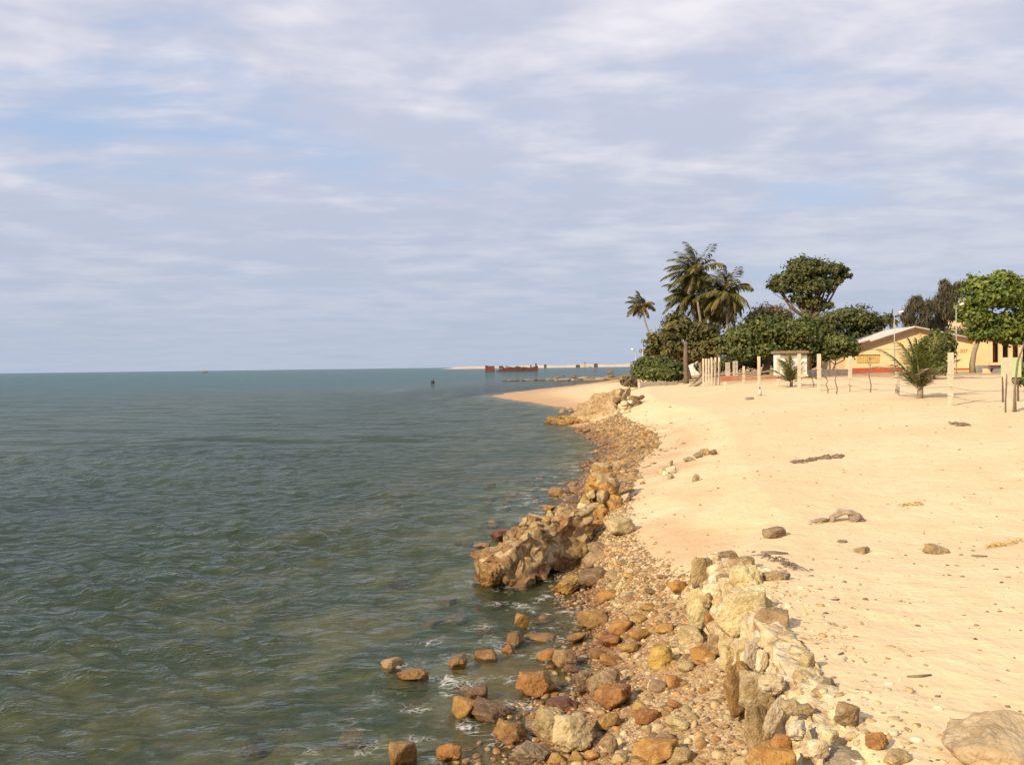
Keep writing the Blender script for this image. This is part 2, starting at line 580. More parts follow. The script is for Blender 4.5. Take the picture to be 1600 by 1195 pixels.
def water_mat():
    m, t = new_mat('sea_water')
    pos = t.n('ShaderNodeNewGeometry').outputs['Position']
    depth = t.n('ShaderNodeAttribute', attribute_name='depth').outputs['Fac']
    foam_a = t.n('ShaderNodeAttribute', attribute_name='foam').outputs['Fac']
    mp = t.n('ShaderNodeMapping', {0: pos, 2: (0, 0, R(14)), 3: (0.55, 1.0, 1.0)}).outputs[0]
    n1 = t.noise(mp, 1.1, 5, 0.6, 0.4)
    n2 = t.noise(mp, 4.5, 5, 0.62, 0.5)
    n3 = t.noise(mp, 17.0, 3, 0.6, 0.3)
    hgt = t.math('ADD', t.math('MULTIPLY', n1, 1.0), t.math('ADD', t.math('MULTIPLY', n2, 0.42), t.math('MULTIPLY', n3, 0.08)))
    bp = t.n('ShaderNodeBump', {'Strength': 0.85, 'Distance': 0.25, 'Height': hgt}).outputs[0]
    patch = t.noise(pos, 0.16, 5, 0.6, 0.3)
    murk = t.ramp(t.math('DIVIDE', depth, 6.0), [(0.0, (0.070, 0.068, 0.026)), (0.12, (0.042, 0.064, 0.030)),
                                                (0.30, (0.042, 0.066, 0.047)), (0.62, (0.058, 0.080, 0.068)), (1.0, (0.014, 0.075, 0.078))])
    murk = t.mix(t.math('MULTIPLY', t.step(patch, 0.42, 0.60), 0.75), murk, t.mix(1.0, murk, (0.55, 0.62, 0.55, 1), 'MULTIPLY'))
    opac = t.math('SUBTRACT', 1.0, t.math('POWER', 2.718, t.math('MULTIPLY', depth, -0.8)))
    opac = t.math('MAXIMUM', opac, 0.05)
    tr = t.n('ShaderNodeBsdfTransparent', {0: (0.76, 0.84, 0.66, 1)}).outputs[0]
    df = t.n('ShaderNodeBsdfDiffuse', {0: murk, 'Normal': bp}).outputs[0]
    below = t.n('ShaderNodeMixShader', {0: opac, 1: tr, 2: df}).outputs[0]
    fr = t.math('MINIMUM', t.n('ShaderNodeFresnel', {0: 1.33, 'Normal': bp}).outputs[0], 0.55)   # unresolved wavelets tilt away at grazing angles
    gl = t.n('ShaderNodeBsdfGlossy', {0: (0.74, 0.79, 0.76, 1), 'Roughness': 0.06, 'Normal': bp}).outputs[0]
    surf = t.n('ShaderNodeMixShader', {0: fr, 1: below, 2: gl}).outputs[0]
    # foam: lacy strings in the wash along the stones and a few breaking crests
    fc = t.n('ShaderNodeVectorMath', {0: pos, 1: t.n('ShaderNodeVectorMath', {0: t.noise(pos, 2.2, 3, 0.5, 0.0, 1), 3: 0.7}, operation='SCALE').outputs[0]}).outputs[0]
    v = t.n('ShaderNodeTexVoronoi', {'Vector': fc, 'Scale': 3.3, 'Randomness': 1.0}, feature='DISTANCE_TO_EDGE').outputs['Distance']
    v2 = t.n('ShaderNodeTexVoronoi', {'Vector': fc, 'Scale': 9.0, 'Randomness': 1.0}, feature='DISTANCE_TO_EDGE').outputs['Distance']
    lace = t.math('MAXIMUM', t.math('SUBTRACT', 1.0, t.step(v, 0.008, 0.05)), t.math('MULTIPLY', t.math('SUBTRACT', 1.0, t.step(v2, 0.02, 0.10)), 0.6))
    brk = t.step(t.noise(pos, 1.9, 4, 0.6), 0.50, 0.66)
    fm = t.math('MULTIPLY', t.math('MULTIPLY', lace, brk), foam_a, clamp=True)
    foam = t.n('ShaderNodeBsdfDiffuse', {0: (0.78, 0.78, 0.76, 1)}).outputs[0]
    fin = t.n('ShaderNodeMixShader', {0: fm, 1: surf, 2: foam}).outputs[0]
    finish(t, fin)
    return m


def leaf_mat(name, c1, c2, c3):
    m, t = new_mat(name)
    var = t.n('ShaderNodeAttribute', attribute_name='var').outputs['Fac']
    col = t.ramp(var, [(0.0, c1), (0.55, c2), (1.0, c3)])
    p = t.n('ShaderNodeBsdfPrincipled', {'Base Color': col, 'Roughness': 0.6}).outputs[0]
    tr = t.n('ShaderNodeBsdfTranslucent', {0: t.mix(1.0, col, (1.1, 1.2, 0.6, 1), 'MULTIPLY')}).outputs[0]
    finish(t, t.n('ShaderNodeMixShader', {0: 0.22, 1: p, 2: tr}).outputs[0])
    return m


LEAF = {
    'bright': leaf_mat('leaf_bright', (0.055, 0.085, 0.008), (0.135, 0.175, 0.020), (0.24, 0.26, 0.040)),
    'green': leaf_mat('leaf_green', (0.038, 0.058, 0.008), (0.095, 0.115, 0.018), (0.18, 0.18, 0.035)),
    'olive': leaf_mat('leaf_olive', (0.055, 0.055, 0.012), (0.125, 0.110, 0.025), (0.20, 0.155, 0.045)),
    'dark': leaf_mat('leaf_dark', (0.032, 0.045, 0.008), (0.080, 0.090, 0.017), (0.15, 0.135, 0.032)),
    'dry': leaf_mat('leaf_dry', (0.12, 0.088, 0.040), (0.19, 0.145, 0.08), (0.27, 0.22, 0.14)),
    'needle': leaf_mat('leaf_needle', (0.060, 0.056, 0.024), (0.095, 0.085, 0.040), (0.15, 0.115, 0.062)),
    'palm': leaf_mat('leaf_palm', (0.070, 0.078, 0.016), (0.155, 0.138, 0.034), (0.27, 0.19, 0.065)),
    'coco': leaf_mat('leaf_coco', (0.09, 0.108, 0.022), (0.165, 0.172, 0.042), (0.29, 0.26, 0.09)),
}
M = {
    'bark': simple('bark', (0.17, 0.12, 0.075), (0.10, 0.07, 0.045), 5, 0.9, 0.6),
    'palm_bark': simple('palm_bark', (0.30, 0.235, 0.165), (0.19, 0.145, 0.10), 6, 0.9, 0.5),
    'post': simple('concrete_post', (0.60, 0.51, 0.37), (0.46, 0.38, 0.27), 4, 0.9, 0.35),
    'conc': simple('old_concrete', (0.46, 0.40, 0.31), (0.33, 0.28, 0.21), 3, 0.92, 0.4),
    'greyc': simple('grey_concrete', (0.27, 0.25, 0.23), (0.20, 0.185, 0.17), 3, 0.92, 0.3),
    'wall': simple('cream_plaster', (0.68, 0.52, 0.29), (0.61, 0.455, 0.245), 0.6, 0.9, 0.08),
    'white': simple('white_paint', (0.80, 0.78, 0.73), (0.70, 0.66, 0.58), 1.2, 0.8, 0.1),
    'redpaint': simple('red_paint', (0.42, 0.075, 0.03), (0.33, 0.06, 0.028), 1.5, 0.75, 0.1),
    'yellow': simple('ochre_lattice', (0.50, 0.33, 0.07), (0.42, 0.27, 0.05), 4, 0.8, 0.1),
    'sheet': simple('pale_roof_sheet', (0.60, 0.57, 0.53), (0.48, 0.45, 0.41), 1.0, 0.75, 0.15),
    'tile': simple('orange_tile', (0.40, 0.13, 0.05), (0.28, 0.09, 0.04), 3, 0.85, 0.3),
    'wood': simple('dark_wood', (0.13, 0.085, 0.055), (0.085, 0.055, 0.035), 4, 0.85, 0.4),
    'stick': simple('grey_stick', (0.22, 0.16, 0.11), (0.14, 0.10, 0.07), 8, 0.9, 0.4),
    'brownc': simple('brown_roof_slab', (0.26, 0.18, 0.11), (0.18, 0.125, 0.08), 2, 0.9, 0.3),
    'green': simple('pale_green_board', (0.42, 0.52, 0.25), (0.38, 0.47, 0.23), 1.5, 0.7, 0.05),
    'steel': simple('galvanised_pole', (0.42, 0.41, 0.39), (0.34, 0.33, 0.31), 3, 0.5, 0.05, metal=0.3),
    'lamp': simple('lamp_head', (0.72, 0.73, 0.74), (0.6, 0.6, 0.62), 3, 0.4, 0.02),
    'wire': simple('rusty_wire', (0.14, 0.10, 0.07), (0.10, 0.07, 0.05), 9, 0.8, 0.1),
    'rust': simple('rust', (0.115, 0.042, 0.026), (0.065, 0.032, 0.025), 0.35, 0.9, 0.4, 1.5),
    'rustred': simple('rust_red', (0.15, 0.050, 0.032), (0.10, 0.040, 0.03), 0.4, 0.9, 0.3, 1.5),
    'earth': simple('red_earth', (0.35, 0.14, 0.06), (0.26, 0.10, 0.05), 1.5, 0.95, 0.4),
    'black': simple('black_paint', (0.025, 0.025, 0.025), (0.04, 0.04, 0.04), 3, 0.6, 0.1),
    'drift': simple('driftwood', (0.40, 0.31, 0.21), (0.25, 0.18, 0.12), 9, 0.9, 0.6),
    'glass': simple('bottle_glass', (0.55, 0.50, 0.40), (0.40, 0.36, 0.28), 5, 0.3, 0.02),
    'letter': simple('brown_lettering', (0.22, 0.11, 0.05), (0.18, 0.09, 0.04), 5, 0.8, 0.02),
    'straw': simple('dry_straw', (0.52, 0.38, 0.15), (0.40, 0.28, 0.10), 9, 0.9, 0.2),
    'far': simple('far_land', (0.50, 0.41, 0.33), (0.40, 0.33, 0.27), 0.02, 0.95, 0.2),
    'maroon': simple('maroon_paint', (0.22, 0.07, 0.055), (0.17, 0.055, 0.045), 2, 0.7, 0.1),
}

# stones named one by one from the photograph: x, bottom y, width, height, colour, label
HERO = [
    (900, 1180, 88, 70, 'cream', 'large pale cream boulder with sharp edges at the waterline', 5, .05),
    (864, 1168, 66, 66, 'tan', 'rough tan boulder leaning behind the large pale cream boulder', 5, .1),
    (840, 1090, 68, 42, 'orange', 'large smooth wet orange rock standing in the foaming shallows', 5, 0),
    (880, 1116, 52, 28, 'red', 'flat dark red brown rock between the orange rock and the cream boulder', 4, 0),
    (918, 1085, 52, 42, 'brown', 'square dark brown rock with a shaded side at the water edge', 5, .05),
    (800, 1168, 58, 42, 'ochre', 'rounded yellow ochre rock with dark pits in the water', 5, .05),
    (832, 1199, 64, 38, 'grey', 'rough greyish barnacled rock in water in front of the cream boulder', 5, .12),
    (626, 1193, 40, 36, 'ochre', 'lone yellow rock farthest out in the foreground water', 4, 0),
    (701, 1189, 34, 30, 'orange', 'rounded orange rock in water between two yellow rocks', 4, 0),
    (612, 1044, 30, 16, 'cream', 'small pale capped rock breaking the surface offshore', 4, 0),
    (641, 1060, 38, 14, 'ochre', 'low brown ochre rock awash beside the small pale capped rock', 4, 0),
    (717, 1043, 33, 18, 'ochre', 'smooth yellow rock alone in the clear shallows', 4, 0),
    (815, 983, 20, 28, 'ochre', 'pointed upright ochre rock standing in shallow water', 4, 0),
    (883, 1045, 40, 34, 'tan', 'slanted tan rock with a lit top in the wash', 4, .05),
    (947, 1090, 56, 42, 'tan', 'striped tan rock leaning against the square dark brown rock', 5, .1),
    (958, 1112, 62, 44, 'orange', 'crumbly orange brown rock of small cemented stones at the water edge', 5, .14),
    (950, 1143, 38, 32, 'ochre', 'yellow rock tucked behind the large pale cream boulder', 4, 0),
    (1035, 1045, 44, 40, 'ochre', 'smooth yellow domed rock on the pebbles near the ruined wall', 5, 0),
    (1027, 1203, 72, 50, 'orange', 'large flat orange rock sunk in the foreground pebbles', 5, .04),
    (1060, 1145, 38, 26, 'cream', 'pale yellow wedge shaped stone casting a dark shadow on pebbles', 4, 0),
    (1010, 1133, 42, 28, 'orange', 'orange stone with a dark end lying on the pebbles', 4, 0),
    (1061, 930, 30, 26, 'orange', 'bright orange triangular stone at the foot of the ruined wall', 4, 0),
    (1082, 1012, 48, 34, 'cream', 'cream angular stone fallen at the foot of the ruined wall', 4, .05),
    (1102, 1036, 44, 24, 'orange', 'flat orange stone fallen below the cream angular stone', 4, 0),
    (926, 984, 50, 30, 'ochre', 'craggy yellow rock at the edge of the foam', 5, .12),
    (956, 1012, 38, 22, 'orange', 'flat wet orange rock at the edge of the foam', 4, 0),
    (951, 940, 34, 20, 'orange', 'shiny wet orange stone ringed with foam', 4, 0),
    (934, 912, 56, 26, 'brown', 'flat dark brown slab of rock beside the toppled wall', 4, 0),
    (892, 925, 54, 26, 'ochre', 'craggy wet ochre rock in front of the toppled wall', 5, .12),
    (972, 838, 46, 34, 'cream', 'cream and grey block lying at the edge of the sand', 4, .05),
    (925, 845, 40, 42, 'orange', 'orange craggy rock leaning against the end of the toppled wall', 5, .15),
    (915, 868, 30, 34, 'tan', 'shaded olive tan rock behind the toppled wall', 4, 0),
    (937, 866, 40, 20, 'tan', 'flat tan stone beside the end of the toppled wall', 4, 0),
    (899, 880, 30, 20, 'white', 'whitish rounded stone under the toppled wall', 4, 0),
    (932, 880, 42, 18, 'tan', 'low pale tan stone between toppled wall and sand', 4, 0),
    (781, 842, 27, 17, 'red', 'red brown rock awash off the toppled wall', 4, .1),
    (754, 856, 24, 8, 'tan', 'tan rock just breaking the surface off the toppled wall', 4, 0),
    (873, 774, 24, 13, 'ochre', 'yellow rounded rock in water beside the stone heap', 4, 0),
    (901, 772, 24, 13, 'tan', 'tan wedge shaped rock in water beside the stone heap', 4, 0),
    (857, 797, 18, 8, 'ochre', 'small low ochre rock awash behind the toppled wall', 4, 0),
    (770, 918, 34, 48, 'ochre', 'tall yellow rock propping the seaward end of the toppled wall', 5, .1),
    (762, 1030, 30, 18, 'ochre', 'low rounded ochre rock in shallow water, half awash', 4, 0),
    (805, 1005, 26, 20, 'brown', 'brown rock behind a smaller orange one in shallow water', 4, 0),
    (730, 1118, 38, 26, 'ochre', 'ochre brown rock awash in the foreground shallows', 4, .05),
    (766, 1126, 54, 22, 'brown', 'long low brown rock awash in the foreground shallows', 4, .1),
    (746, 1092, 34, 20, 'brown', 'brown flat topped rock behind two rocks awash', 4, 0),
    (1592, 1222, 170, 92, 'sandstone', 'huge greyish tan boulder on the sand beyond the ruined wall', 6, .06),
    (1342, 1212, 92, 34, 'grey', 'dark grey flat boulder half buried in the sand', 5, .04),
    (1330, 1138, 44, 44, 'tan', 'upright tan rock with a shaded side standing in the sand', 5, .1),
    (1372, 1172, 34, 28, 'orange', 'small orange tan rock in the sand beside the upright tan rock', 4, .04),
    (1408, 1196, 48, 26, 'tan', 'low tan angular rock in the sand beside the dark grey boulder', 4, .04),
    (1297, 1078, 24, 22, 'grey', 'small dark pitted coral lump on the sand', 4, .25),
    (1265, 1048, 26, 36, 'cream', 'smooth pale stone half buried beside the ruined wall', 4, 0),
    (1258, 1090, 20, 16, 'tan', 'small tan cobble on sand beside the ruined wall', 4, .05),
    (1352, 866, 24, 13, 'tan', 'small round tan stone alone on the open sand', 4, .05),
    (1212, 842, 40, 18, 'tan', 'low tan rock half buried in the sand above the ruined wall', 4, .1),
    (1088, 752, 16, 14, 'tan', 'small tan stone alone on the sand slope', 4, 0),
    (1468, 866, 38, 15, 'tan', 'flat grey edged slab of stone in the sand', 4, .05),
    (1078, 721, 18, 9, 'grey', 'flat grey stone at the end of a row on the sand', 4, 0),
    (1091, 716, 14, 11, 'grey', 'grey stone in the middle of a row on the sand', 4, 0),
    (1104, 711, 16, 13, 'tan', 'tan rounded stone in the row on the sand', 4, 0),
    (1117, 711, 12, 10, 'brown', 'small brown stone beside the row on the sand', 4, 0),
]
for px, py, w, h, *_r in HERO:
    d = ray(px, py)
    T = -EYE / d.z
    if gz(d.x * T, T) < -0.06 and T < 40:
        MOUNDS.append((d.x * T, T + 0.1, max(w * T / FPX * 1.5, 0.3)))
MOUNDS += [(-0.45, 14.3, 0.9), (0.2, 14.9, 0.9)]

# ------------------------------------------------------------------ ground sheet
def spread(lo, hi, dense_lo, dense_hi, n, w=4.0):
    """n values from lo to hi, w times denser inside the dense band"""
    s = np.linspace(lo, hi, 4000)
    den = np.where((s > dense_lo) & (s < dense_hi), w, 1.0)
    c = np.cumsum(den)
    c = (c - c[0]) / (c[-1] - c[0])
    return np.interp(np.linspace(0, 1, n), c, s)


def sheet_grid(us, ys, off):
    Y = np.repeat(ys[:, None], len(us), 1)
    X = us[None, :] * (ys[:, None] + off)
    nu, ny = len(us), len(ys)
    i = np.arange(ny - 1)[:, None] * nu + np.arange(nu - 1)[None, :]
    F = np.stack([i, i + 1, i + nu + 1, i + nu], -1).reshape(-1, 4)
    return X.ravel(), Y.ravel(), F


def build_ground():
    us = spread(-1.3, 1.5, -0.12, 0.70, 470, 5.0)
    ys = np.concatenate([np.linspace(-7, 3.5, 40, endpoint=False), np.geomspace(3.5, 30, 300, endpoint=False),
                         np.geomspace(30, 300, 170, endpoint=False), np.geomspace(300, 22000, 40)])
    X, Y, F = sheet_grid(us, ys, 9.0)
    Z = ground_z(X, Y)
    Z = np.maximum(Z, -7.0)
    h, xw, xs, du = profile(X, Y)
    # trodden sand: footprints as shallow dents, in patches
    sel = (X > xs + 0.3) & (Y > 3.5) & (Y < 75)
    q = np.stack([X[sel] * 1.9, Y[sel] * 1.9, np.zeros(sel.sum())], -1)
    q[:, 2] = 0.5
    f1, f2 = cells(q)
    trod = np.clip(fbm2(X[sel], Y[sel], 0.3, 3, 31.0) * 2.0 + 0.55, 0.1, 1)
    Z[sel] += trod * (0.030 * np.clip(f1 / 0.35, 0, 1) ** 1.5 - 0.020)
    me = mesh_np('beach', np.stack([X, Y, Z], 1), F, True)
    edge = fbm2(X, Y, 0.9, 3, 12.0) * np.clip(Y * 0.035, 0.2, 1.2)
    wall = np.clip((11.2 - Y) / 0.8, 0, 1)
    k = np.clip(du * 0.10, 0.06, 0.5)
    peb = 1 / (1 + np.exp(np.clip((X - xs - edge * (1 - wall) * 0.8) / k, -30, 30)))
    peb *= np.clip(1 - (Y - 46) / 6.0, 0.0, 1)
    damp = 1 / (1 + np.exp(np.clip((Z - 0.26 - 0.08 * edge) / 0.05, -30, 30)))
    slope = np.exp(-((X - xs - 0.30 * du - 0.2) / (0.25 * du + 0.15)) ** 2) * (1 - wall) * np.clip((44 - Y) / 10, 0, 1)
    patch = np.clip(fbm2(X, Y, 0.55, 3, 21.0) * 2.2 + 0.35, 0, 1)
    damp = np.clip(damp + 0.6 * slope * patch, 0, 1)
    soil = np.clip((Y - 66 - 6 * fbm2(X, Y, 0.12, 3, 5.0)) / 10, 0, 1) * np.clip((X - 13) / 4, 0, 1) * 0.75
    sea = np.clip((0.02 - Z) / 0.1, 0, 1)
    for nme, d in (('pebble', peb), ('damp', damp), ('soil', soil), ('seabed', sea)):
        attr(me, nme, d)
    link('beach', me, ground_mat(), kind='structure', label='pale golden sand beach running along the sea')


build_ground()


def build_sea():
    us = spread(-1.3, 0.85, -0.62, 0.16, 430, 4.0)
    ys = np.concatenate([np.linspace(-7, 4, 60, endpoint=False), np.geomspace(4, 40, 430, endpoint=False),
                         np.geomspace(40, 300, 170, endpoint=False), np.geomspace(300, 24000, 60)])
    X, Y, F = sheet_grid(us, ys, 7.0)
    G = ground_z(X, Y)
    depth = np.maximum(-G, 0.0)
    r = np.random.default_rng(3)
    Z = np.zeros_like(X)
    cell = np.interp(Y, ys[:-1], np.diff(ys))
    warp = fbm2(X, Y, 0.15, 3, 2.5) * 1.6
    for lam, amp, cnt in ((6.5, 0.028, 4), (3.4, 0.022, 6), (1.7, 0.0135, 9), (0.9, 0.0080, 10), (0.5, 0.0042, 10)):
        for k in range(cnt):
            l = lam * r.uniform(0.75, 1.3)
            a = R(74) + r.normal(0, 0.42)
            ph = r.uniform(0, 6.28)
            s = np.sin((X * math.cos(a) + Y * math.sin(a)) * 2 * math.pi / l + ph + warp * (1.2 if l < 3 else 0.5))
            s = 1 - 2 * np.abs(s) ** 1.3 if k % 2 else s
            Z += amp * s * np.clip((l / (cell + 1e-6) - 3) / 4, 0, 1)
    Z *= 1.1 * np.clip(0.75 + 1.1 * fbm2(X, Y, 0.06, 3, 8.0), 0.25, 1.6)
    Z *= np.clip(depth / 0.5, 0.12, 1.0)
    # two low swells rolling in
    for yc, x0, x1, hgt, wd in ((45, -20, 0, 0.30, 1.5), (27, -16, -3, 0.06, 1.2)):
        yl = yc + 0.06 * (X - x0) + 0.8 * np.sin(X * 0.22)
        Z += hgt * np.exp(-((Y - yl) / wd) ** 2) * np.clip((X - x0) / 4, 0, 1) * np.clip((x1 - X) / 5, 0, 1)
    me = mesh_np('sea', np.stack([X, Y, Z], 1), F, True)
    attr(me, 'depth', depth + np.clip((np.hypot(X, Y) - 170) / 300, 0, 1) * 2.0 - np.clip((depth - 3.2) * 0.6, 0, 9) * np.clip(1 - (Y - 120) / 100, 0, 1))
    near = np.clip(1.25 - depth / 0.14, 0, 1) * np.clip(1 - (Y - 34) / 40, 0.0, 1)
    near += 0.35 * np.clip(1.1 - depth / 0.35, 0, 1) * np.clip(fbm2(X, Y, 0.7, 3, 4.4) * 3, 0, 1) * np.clip(1 - (Y - 20) / 20, 0.0, 1)
    near += np.clip(1 - depth / 0.16, 0, 1) * np.clip((Y - 60) / 10, 0, 1) * np.clip((115 - Y) / 10, 0, 1)
    far = np.zeros_like(X)
    for px, py, rx, ry in ((622, 610, 14, 3), (665, 619, 8, 2), (683, 622, 14, 2), (700, 616, 10, 2), (760, 617, 12, 3), (488, 1165, 9, 9), (580, 1138, 14, 5)):
        d = ray(px, py)
        T = -EYE / d.z
        far += np.exp(-((X - d.x * T) / (rx * T / FPX)) ** 2 - ((Y - T) / (ry * T * T / FPX / EYE)) ** 2)
    attr(me, 'foam', np.clip(near, 0, 1) * 0.7 + np.clip(far, 0, 1))
    link('sea', me, water_mat(), kind='structure', label='rippled grey green sea with clear shallows along the shore')


build_sea()

# ------------------------------------------------------------------ rocks
_ICO = {}


def ico(sub):
    if sub not in _ICO:
        bm = bmesh.new()
        bmesh.ops.create_icosphere(bm, subdivisions=sub, radius=1.0)
        bm.verts.ensure_lookup_table()
        v = np.array([p.co[:] for p in bm.verts])
        f = np.array([[q.index for q in fc.verts] for fc in bm.faces])
        bm.free()
        v /= np.linalg.norm(v, axis=1)[:, None]
        _ICO[sub] = (v, f)
    return _ICO[sub]


def rock_shape(seed, sub=4, planes=13, k=16.0, rough=0.09, crag=0.0, pits=0.0):
    r = np.random.default_rng(seed)
    d, f = ico(sub)
    n = r.normal(size=(planes, 3))
    n /= np.linalg.norm(n, axis=1)[:, None]
    n = np.concatenate([n, np.eye(3), -np.eye(3)])
    off = np.concatenate([r.uniform(0.60, 0.95, planes), r.uniform(0.8, 1.0, 6)])
    q = np.maximum(d @ n.T, 0) / off
    rad = (q ** k).sum(1) ** (-1.0 / k)
    v = d * rad[:, None]
    s = seed * 3.17
    disp = rough * fbm(v * 1.9 + s, 4, 0.55) + rough * 0.45 * fbm(v * 6.0 - s, 3, 0.6)
    if crag:
        c = np.abs(fbm(v * 3.2 + s * 2, 3, 0.6))
        disp = disp + crag * (0.25 - c)
    v = v + d * disp[:, None]
    if pits:
        f1, f2 = cells(v * 2.6 + s)
        disp = pits * (np.clip((f2 - f1) * 2.2, 0, 1) - 0.6)
        v = v + d * disp[:, None]
    lo, hi = v.min(0), v.max(0)
    v = (v - (lo + hi) / 2) / ((hi - lo) / 2)
    return v, f


_RM = {}


def rock_mesh(var, sub, colour, crag=0.0):
    key = (var, sub, colour, round(crag, 2))
    if key not in _RM:
        v, f = rock_shape(var * 11 + sub, sub, planes=9 + var % 7, k=24 + (var % 5) * 12, rough=0.07 + 0.05 * (var % 3), crag=crag + 0.04, pits=(0.03 + crag * 0.45) if sub in (4, 5) else 0.0)
        me = mesh_np('rock', v, f, True)
        me.materials.append(ROCK[colour])
        _RM[key] = me
    return _RM[key]


ROCKS = []      # every loose stone in view, for spacing the scatter


def put_rock(c, size, colour, rotz=0.0, tilt=(0, 0), var=None, sub=4, crag=0.0, name='rock', **kw):
    var = int(rng.integers(0, 14)) if var is None else var
    o = link(name, rock_mesh(var, sub, colour, crag), None, loc=c, rot=(tilt[0], tilt[1], rotz), scale=(size[0] / 2, size[1] / 2, size[2] / 2), **kw)
    ROCKS.append((c[0], c[1], max(size) / 2))
    return o


CN = {'cream': 'cream', 'white': 'white', 'tan': 'tan', 'ochre': 'yellow ochre', 'orange': 'orange', 'red': 'dark red brown',
      'brown': 'dark brown', 'grey': 'greyish'}


def photo_rock(px, pyb, w, h, colour, label=None, group=None, deep=0.85, sub=4, crag=0.0, var=None, tilt=None, name='rock', cat='rock'):
    g = on_ground(px, pyb)
    s = g.y / FPX
    W, H = w * s, h * s * 0.92
    bed = gz(g.x, g.y)
    top = max(g.z, bed) + H * 0.86
    hz = (top - bed) + 0.12 * H
    if bed < -0.02:
        W *= 1.2
        hz = min(hz, W * 0.95)
    D = max(W * deep, 0.04)
    c = (g.x, g.y + D * 0.42, top - hz / 2)
    tl = tilt or (rng.uniform(-.3, .3), rng.uniform(-.3, .3))
    return put_rock(c, (W, D, hz), colour, rng.uniform(-0.7, 0.7), tl, var, sub, crag, name, label=label, cat=cat, group=group)


for px, py, w, h, col, lab, sub, crag in HERO:
    photo_rock(px, py, w, h, col, lab, None, sub=sub, crag=crag, cat='boulder' if w > 60 else 'rock')

# smaller stones on the shore, each a thing of its own
small = [(970, 992, 40, 26, 'orange'), (1000, 1003, 34, 22, 'orange'), (985, 1022, 30, 18, 'ochre'), (955, 1040, 34, 18, 'orange'), (960, 1060, 28, 16, 'tan'),
         (1015, 955, 28, 14, 'ochre'), (985, 940, 26, 14, 'tan'), (1000, 975, 26, 16, 'ochre'), (940, 1000, 24, 14, 'ochre'), (870, 1197, 32, 22, 'ochre'),
         (902, 1194, 28, 22, 'ochre'), (928, 1190, 30, 18, 'orange'), (957, 1180, 22, 34, 'tan'), (1065, 1196, 38, 30, 'tan'), (1040, 1165, 34, 22, 'tan'),
         (968, 1195, 28, 18, 'cream'), (1075, 1050, 30, 18, 'tan'), (1055, 1075, 30, 20, 'orange'), (1030, 1082, 34, 16, 'tan'), (1040, 990, 30, 14, 'orange'),
         (1020, 930, 24, 10, 'brown'), (1035, 905, 18, 8, 'red'), (1055, 1108, 28, 14, 'orange'), (1000, 1110, 26, 14, 'ochre'), (900, 1003, 30, 16, 'ochre'),
         (858, 1032, 34, 20, 'orange'), (893, 1052, 26, 15, 'brown'), (935, 1030, 26, 14, 'ochre'), (795, 1018, 18, 14, 'orange'), (960, 905, 26, 12, 'tan'),
         (985, 905, 20, 10, 'ochre'), (975, 885, 22, 10, 'tan')]
for px, py, w, h, col in small:
    # told apart by the named rock each one lies beside
    hero = min((q for q in HERO if q[2] > 28), key=lambda q: (q[0] - px) ** 2 + (q[1] - py) ** 2)[5]
    for cut in (' with ', ' at ', ' in ', ' on ', ' leaning', ' standing', ' between', ' near', ' sunk', ' casting', ' lying', ' fallen', ' ringed', ' beside', ' tucked', ' of ', ' behind', ' breaking', ' alone'):
        hero = hero.split(cut)[0]
    shape = 'flat' if h < 0.5 * w else ('upright' if h > w else 'rounded')
    photo_rock(px, py, w, h, col, shape + ' ' + CN[col] + ' cobble on the pebbles next to the ' + hero, 'cobbles on the near pebble shore', cat='stone', sub=3, crag=0.04)


def free(x, y, r, k=0.75):
    return all((x - a) ** 2 + (y - b) ** 2 > (k * (r + c)) ** 2 for a, b, c in ROCKS)


# drowned rocks under the clear shallows
n = 0
for _ in range(600):
    y = rng.uniform(6.5, 30)
    xw = float(profile(np.array([0.0]), np.array([y]))[1][0])
    x = xw - abs(rng.normal(0, 1.5)) - 0.1
    s = rng.uniform(0.14, 0.42)
    b = gz(x, y)
    if b > -0.05 or not free(x, y, s / 2, 0.9):
        continue
    hh = min(s * 0.6, -b * 1.0 + 0.03)
    col = ('ochre', 'brown', 'orange', 'tan')[int(rng.integers(0, 4))]
    put_rock((x, y, b + hh * 0.3), (s, s * rng.uniform(.7, 1), hh), col, rng.uniform(0, 6.28), sub=3, label=CN[col] + ' stone drowned in the clear shallow water',
             cat='stone', group='stones under the shallow water')
    n += 1
    if n >= 42:
        break

# cobbles along the farther shore
n = 0
for _ in range(3000):
    y = float(np.exp(rng.uniform(math.log(17.5), math.log(47))))
    _, xw, xs, du = profile(np.array([0.0]), np.array([y]))
    x = float(rng.uniform(xw[0] - 0.4, xs[0] + 0.25))
    s = float(rng.uniform(0.14, 0.36)) * (0.75 + y / 110)
    if not free(x, y, s / 2, 0.85):
        continue
    b = gz(x, y)
    hh = s * rng.uniform(0.38, 0.6)
    col = ('ochre', 'tan', 'brown', 'orange', 'tan', 'ochre')[int(rng.integers(0, 6))]
    put_rock((x, y, b + hh * 0.25), (s, s * rng.uniform(.7, 1), hh), col, rng.uniform(0, 6.28), sub=3,
             label=CN[col] + ' cobble on the stony shore beyond the stone heap', cat='stone', group='cobbles on the far stony shore')
    n += 1
    if n >= 95:
        break

